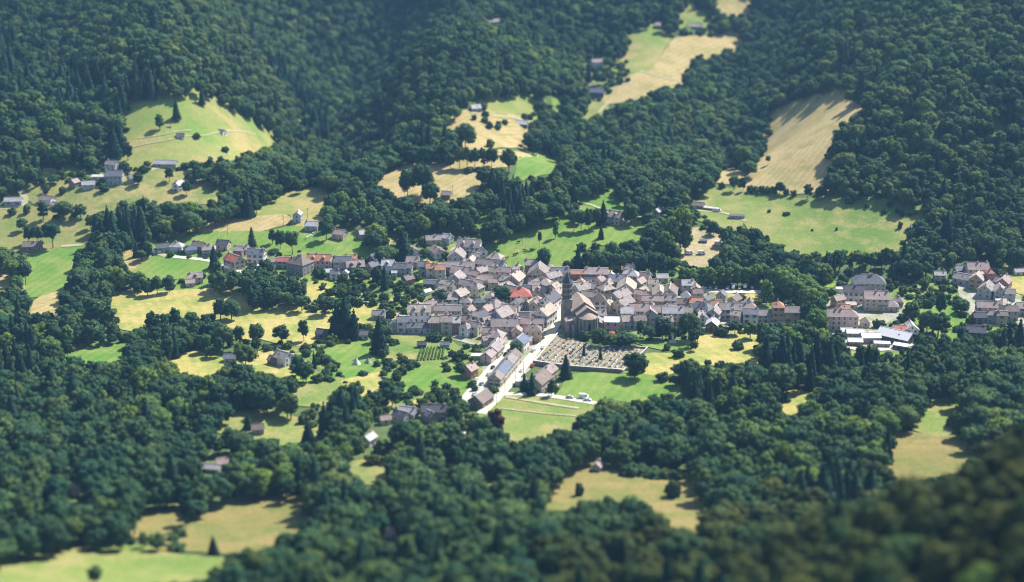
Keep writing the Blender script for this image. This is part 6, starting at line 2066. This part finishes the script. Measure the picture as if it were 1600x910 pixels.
# house footprints and roads in plan
for hh in HOUSES:
    r = max(hh['L'], hh['D']) * .5 + 1.5
    bad |= (wx - hh['x']) ** 2 + (wy - hh['y']) ** 2 < r * r
bad |= (np.abs(wx - cxp) < 18) & (wy > cyp - 3) & (wy < cyp + 42)
CLEARALL = ROADPX
bad |= clear_at(tu, tv) | clear_at(tu, tv - .5 * dzt)
# gardens and village: only some small trees and shrubs
gard = np.zeros(N0, bool)
for g in GARDENS:
    gard |= inpoly(tu, tv, g)
core = np.zeros(N0, bool)
for g in CORE:
    core |= inpoly(tu, tv, g)
hand = np.array([(q[1], q[2]) for q in TREES])
near_hand = np.zeros(N0, bool)
for hx_, hy_ in hand:
    near_hand |= (wx - hx_) ** 2 + (wy - hy_) ** 2 < 36
keep = ~bad & ~near_hand & ~(gard & (rng.random(N0) < .58)) & ~(core & (rng.random(N0) < .60)) & (rng.random(N0) > .03)
small = gard | core
hgt = np.where(small, hgt * rng.uniform(.32, .72, N0), hgt)
wid = np.where(small, wid * .72, wid)
isshrub = small & (hgt < 7.2) & keep
sel = keep & ~isshrub
# a smaller pass: shrubs may also fill the margins where a full tree would hide a field
fringe = ~keep & ~base_clear & ~core & ~near_hand & (rng.random(N0) < .75)
fr_h = rng.uniform(3.0, 6.5, N0)
CLEARALL = CLEAR + [CEMETERY] + HOUSE_BOX + ROADPX
fbad = clear_at(tu, tv - .9 * fr_h * pk) | clear_at(tu, tv - .4 * fr_h * pk)
for hh in HOUSES:
    r = max(hh['L'], hh['D']) * .5 + 2.0
    fbad |= (wx - hh['x']) ** 2 + (wy - hh['y']) ** 2 < r * r
fringe &= ~fbad

# undergrowth of bushes in the gardens
gi2, gj2 = np.meshgrid(np.arange(-110, 111), np.arange(120, 240))
sx_ = (gi2 * 5.2 + rng.uniform(-2.4, 2.4, gi2.shape)).ravel()
sy_ = (gj2 * 5.2 + rng.uniform(-2.4, 2.4, gi2.shape)).ravel()
sz_ = zat(sx_, sy_)
su, sv, sd = project(sx_, sy_, sz_)
sok = np.zeros(len(sx_), bool)
for g in GARDENS:
    sok |= inpoly(su, sv, g)
sok &= rng.random(len(sx_)) < .5
CLEARALL = CLEAR + [CEMETERY] + CORE + ROADPX
sok &= ~clear_at(su, sv)
CLEARALL = HOUSE_BOX + OPEN
sh_ = rng.uniform(1.3, 4.2, len(sx_))
sok &= ~clear_at(su, sv - .8 * sh_ * FPX / sd)
for p in PLOTS:
    sok &= ((sx_ - p[0]) ** 2 + (sy_ - p[1]) ** 2 > (p[2] * .72) ** 2) | (rng.random(len(sx_)) < .1)
for hh in HOUSES:
    r = max(hh['L'], hh['D']) * .5 + 1.5
    sok &= (sx_ - hh['x']) ** 2 + (sy_ - hh['y']) ** 2 > r * r
CAND = []       # kind, x, y, z, h, w, label, hand
for k in np.where(sel)[0]:
    CAND.append([kind[k], wx[k], wy[k], wz[k], hgt[k], wid[k], None])
for k in np.where(isshrub)[0]:
    CAND.append(['s', wx[k], wy[k], wz[k], max(2.6, hgt[k] * .8), rng.uniform(.8, 1.1), None])
for k in np.where(fringe)[0]:
    CAND.append(['s', wx[k], wy[k], wz[k], fr_h[k], rng.uniform(.9, 1.3), None])
for k in np.where(sok)[0]:
    CAND.append(['s', sx_[k], sy_[k], sz_[k], sh_[k], rng.uniform(.7, 1.2), None])
for k, x, y, z, h, w, lab in TREES:
    CAND.append([k, x, y, z, h, w, lab])

# which show largest: paint coarse crown boxes near to far
W4, H4 = 400, 228
buf = np.zeros((H4, W4), bool)
info = []
for i, c in enumerate(CAND):
    u, v, d = project(c[1], c[2], c[3])
    info.append((d, u, v, i))
info.sort()
vis = np.zeros(len(CAND))
for d, u, v, i in info:
    c = CAND[i]
    k = FPX / d
    hw = {'b': 4.8, 'o': 4.8, 'm': 4.8, 'l': 4.8, 'r': 4.6, 'k': 5.5, 'c': 2.2, 'y': 1.4, 's': 2.4}[c[0]] * c[5] * k
    if c[0] in 'cy':
        hw *= c[4] / 15
    top = c[4] * k * CP
    x0, x1, y0, y1 = int((u - hw) / 4), int((u + hw) / 4) + 1, int((v - top) / 4), int((v - top * .15) / 4) + 1
    X0, X1, Y0, Y1 = max(0, x0), min(W4, x1), max(0, y0), min(H4, y1)
    if X1 <= X0 or Y1 <= Y0:
        continue
    blk = buf[Y0:Y1, X0:X1]
    free = (~blk).sum()
    vis[i] = free if free >= .42 * (x1 - x0) * (y1 - y0) else 0
    buf[Y0:Y1, X0:X1] = True

LIMIT = {'broad': 290, 'conifer': 150, 'shrub': 240}
fam = lambda k: 'broad' if k in 'bmolrk' else 'conifer' if k in 'cy' else 'shrub'
single = set()
count = {'broad': 0, 'conifer': 0, 'shrub': 0}
for i, c in enumerate(CAND):
    if c[6]:
        single.add(i)
        count[fam(c[0])] += 1
for i in np.argsort(-vis):
    if vis[i] <= 0:
        break
    f = fam(CAND[i][0])
    if i not in single and count[f] < LIMIT[f]:
        single.add(int(i))
        count[f] += 1

FNAMES = """the upper left pasture|the left hamlet slope|the left edge olive slope|the bright meadow at left|the small stubble patch at left|the square tan patch at left|the left stubble strip|the long green strip
the pale green meadow by the barn|the small meadow in the left row|the small lawn at left|the tan patch by the meadow road|the large dry field at left|the second dry field|the little dry field near the spruces
the bright clearing in the left wood|the tent meadow|the vegetable plot meadow|the olive glade|the green plot left of the street|the lower left green meadow|the park lawn|the dry field by the cemetery|the green cemetery meadow
the lower olive meadow by the road|the green slope behind the hillside house|the cow pasture|the narrow green gap|the tan hill field|the top stubble field|the thin stubble strip|the small green meadow in the middle
the small pasture by the cottage|the tiny green glade|the highest green field|the highest tan field|the tan field by the blue barn|the green corner by the blue barn|the topmost green patch|the topmost tan patch
the long tan field|the small tan corner|the round hill meadow|the bare terraces|the yellow plot behind the spire|the villa lawn|the small yellow glade at right|the lower right clearing|the shrubby clearing at right
the lower dry meadow|the small dry strip|the tiny yellow patch|the small tan patch|the narrow lower left field|the large lower left field|the lowest green meadow|the yellow patch at the right edge|the lawn of the far right hamlet
the yellow meadow by the cottage|the small yellow plot|the right hand garden lawn|the yellow garden plot|the lawn behind the white terrace|the strip below the round hill|the little yellow patch""".replace('\n', '|').split('|')
assert len(FNAMES) == len(CLEAR), (len(FNAMES), len(CLEAR))
EDGE = []
for nmf, p in zip(FNAMES, CLEAR):
    for q in range(len(p)):
        a, b = np.array(p[q]), np.array(p[(q + 1) % len(p)])
        for t_ in np.linspace(0, 1, max(2, int(np.linalg.norm(b - a) / 12)), endpoint=False):
            EDGE.append((*(a + (b - a) * t_), nmf))
EXY = np.array([(e[0], e[1]) for e in EDGE])
HXY = np.array([(h['u'], h['v'] - 10) for h in HOUSES if h['name']] + [(912, 515)])
HNM = [h['name'] for h in HOUSES if h['name']] + ['the church']
def place_name(u, v):
    if v > 690 + (1600 - u) * .25 and u > 860:
        return 'on the near hill at the lower right ' + ('tip' if u < 1050 else 'middle' if u < 1250 else 'crest' if u < 1430 else 'corner')
    dh = np.hypot(HXY[:, 0] - u, HXY[:, 1] - v)
    k = int(np.argmin(dh))
    if dh[k] < 55:
        dx, dy = u - HXY[k, 0], v - HXY[k, 1]
        w = ('right of' if dx > 0 else 'left of') if abs(dx) > abs(dy) * 1.2 else ('in front of' if dy > 0 else 'behind')
        return w + ' ' + HNM[k]
    d = np.hypot(EXY[:, 0] - u, EXY[:, 1] - v)
    k = int(np.argmin(d))
    if d[k] < 95:
        dx, dy = u - EXY[k, 0], v - EXY[k, 1]
        w = ('right of' if dx > 0 else 'left of') if abs(dx) > abs(dy) * 1.2 else ('below' if dy > 0 else 'above')
        if d[k] < 10:
            w = 'at the edge of'
        return w + ' ' + EDGE[k][2]
    if v > 690:
        return 'in the near woods at the bottom ' + ('left' if u < 500 else 'middle' if u < 1000 else 'right')
    return 'deep in the wood ' + ('at the far left' if u < 320 else 'left of the village' if u < 640 and v > 300 else 'behind the village' if u < 1150 and v < 560 else 'right of the village' if v < 560 else 'below the village')

PROTO = {'b': BROAD, 'm': MID, 'o': OLIVE, 'l': BRIGHT, 'r': COPPER, 'k': CEDAR, 'c': SPRUCE, 'y': SLIM, 's': SHRUBS}
FLAT = []
KIDX = {}
for k, ms in PROTO.items():
    KIDX[k] = []
    for q in ms:
        KIDX[k].append(len(FLAT))
        FLAT.append(q if k == 's' else joined('forest_tree', q, TRUNK_THIN if k in 'cy' else TRUNK))
rest = []
SHH = [4.2, 4.8, 5.0]
WORD = {'b': 'round dark tree', 'm': 'round light green tree', 'o': 'round olive green tree', 'l': 'bright green tree', 'r': 'copper leaved tree', 'k': 'broad dark cedar', 'c': 'dark pointed conifer', 'y': 'slim dark cypress', 's': 'low rounded shrub'}
# a label for every single tree; the few that share a spot are told apart by their order from the left
ORDN = ['leftmost', 'second from left', 'third from left', 'fourth from left', 'fifth from left', 'sixth from left', 'seventh from left', 'eighth from left', 'ninth from left', 'tenth from left', 'eleventh from left', 'twelfth from left']
spots_ = {}
for i in sorted(single):
    k, x, y, z, h, w, lab = CAND[i]
    u, v, d = project(x, y, z)
    tall = 'tall ' if h > 16.5 else 'small ' if h < 9 and k != 's' else ''
    key = lab if lab else f'{tall}{WORD[k]} {place_name(float(u), float(v))}'
    spots_.setdefault(key, []).append((float(u), i))
LABEL = {}
for key, ls in spots_.items():
    ls.sort()
    for q, (u, i) in enumerate(ls):
        if len(ls) == 1 or len(ls) > 12 or len((ORDN[q] + ' ' + key).split()) > 16:
            LABEL[i] = (key, key)
        else:
            LABEL[i] = (f'{ORDN[q]}, {key}', key)
for i, c in enumerate(CAND):
    k, x, y, z, h, w, lab = c
    kk = int(rng.integers(len(PROTO[k])))
    rot = float(rng.uniform(0, 6.28))
    if k == 's':
        sz = h / SHH[kk]
        sxy = (.55 + .45 * sz) * w
    else:
        sz = h / 15.0
        sxy = sz * w if k in 'cy' else w * (1.0 if lab is None else (h / 15) ** .5)
    if i not in single:
        rest.append((x, y, z, KIDX[k][kk], rot, sxy, sz))
        continue
    u, v, d = project(x, y, z)
    nm = {'b': 'broadleaf_tree', 'm': 'broadleaf_tree', 'o': 'broadleaf_tree', 'l': 'broadleaf_tree', 'r': 'broadleaf_tree', 'k': 'broadleaf_tree', 'c': 'conifer_tree', 'y': 'conifer_tree', 's': 'shrub'}[k]
    cat = 'shrub' if k == 's' else 'tree'
    label, group = LABEL[i]
    if k == 's':
        o = obj(nm, PROTO[k][kk], None, (x, y, z), rot, (sxy, sxy, sz))
    else:
        o = bpy.data.objects.new(nm, None)
        COL.objects.link(o)
        o.location, o.rotation_euler, o.scale = (x, y, z), (0, 0, rot), (sxy, sxy, sz)
        obj('trunk', TRUNK_THIN if k in 'cy' else TRUNK, o)
        obj('crown', PROTO[k][kk], o)
    tag(o, label, cat, group)

# the rest of the woods: one object, its trees spread by geometry nodes
protos = bpy.data.collections.new('forest_tree_shapes')
for i, q in enumerate(FLAT):
    protos.objects.link(bpy.data.objects.new('forest_tree_%02d' % i, q))
ra = np.array(rest)
fm = bpy.data.meshes.new('forest')
fm.vertices.add(len(ra))
fm.vertices.foreach_set('co', ra[:, :3].astype(np.float32).reshape(-1))
for nm, typ, dat, key in (('tree_kind', 'INT', ra[:, 3].astype(np.int32), 'value'), ('tree_turn', 'FLOAT_VECTOR', np.stack([ra[:, 4] * 0, ra[:, 4] * 0, ra[:, 4]], 1).astype(np.float32).reshape(-1), 'vector'),
                          ('tree_size', 'FLOAT_VECTOR', np.stack([ra[:, 5], ra[:, 5], ra[:, 6]], 1).astype(np.float32).reshape(-1), 'vector')):
    a = fm.attributes.new(nm, typ, 'POINT')
    a.data.foreach_set(key, dat)
fm.update()
forest = obj('forest', fm)
forest['kind'] = 'stuff'
ng = bpy.data.node_groups.new('spread_trees', 'GeometryNodeTree')
ng.interface.new_socket('Geometry', in_out='INPUT', socket_type='NodeSocketGeometry')
ng.interface.new_socket('Geometry', in_out='OUTPUT', socket_type='NodeSocketGeometry')
gi, go = ng.nodes.new('NodeGroupInput'), ng.nodes.new('NodeGroupOutput')
ci = ng.nodes.new('GeometryNodeCollectionInfo')
ci.inputs['Collection'].default_value = protos
ci.inputs['Separate Children'].default_value = True
ci.inputs['Reset Children'].default_value = True
iop = ng.nodes.new('GeometryNodeInstanceOnPoints')
iop.inputs['Pick Instance'].default_value = True
def attr(nm, t):
    q = ng.nodes.new('GeometryNodeInputNamedAttribute')
    q.data_type = t
    q.inputs['Name'].default_value = nm
    return q.outputs['Attribute']
ng.links.new(gi.outputs[0], iop.inputs['Points'])
ng.links.new(ci.outputs[0], iop.inputs['Instance'])
ng.links.new(attr('tree_kind', 'INT'), iop.inputs['Instance Index'])
ng.links.new(attr('tree_turn', 'FLOAT_VECTOR'), iop.inputs['Rotation'])
ng.links.new(attr('tree_size', 'FLOAT_VECTOR'), iop.inputs['Scale'])
ng.links.new(iop.outputs[0], go.inputs[0])
forest.modifiers.new('spread', 'NODES').node_group = ng

# ------------------------------------------------------------------ air
HAZE = True
if HAZE:
    b = MB()
    b.box((0, 1100, 150), (2800, 2700, 420), 0)
    hz = b.mesh('haze', [])
    m, nt, N, L, P = new_mat('haze_air')
    nt.nodes.remove(P)
    pv = N.new('ShaderNodeVolumePrincipled')
    pv.inputs['Color'].default_value = (.30, .60, 1.0, 1)
    pv.inputs['Density'].default_value = 0.00006
    pv.inputs['Anisotropy'].default_value = 0.0
    L.new(pv.outputs[0], N['Material Output'].inputs['Volume'])
    hz.materials.append(m)
    o = obj('haze', hz)
    o['kind'] = 'stuff'
print('TREES', len(rest), count, 'HOUSES', len(HOUSES), 'GRAVES', NGRAVES, 'OBJECTS', len(sc.objects))
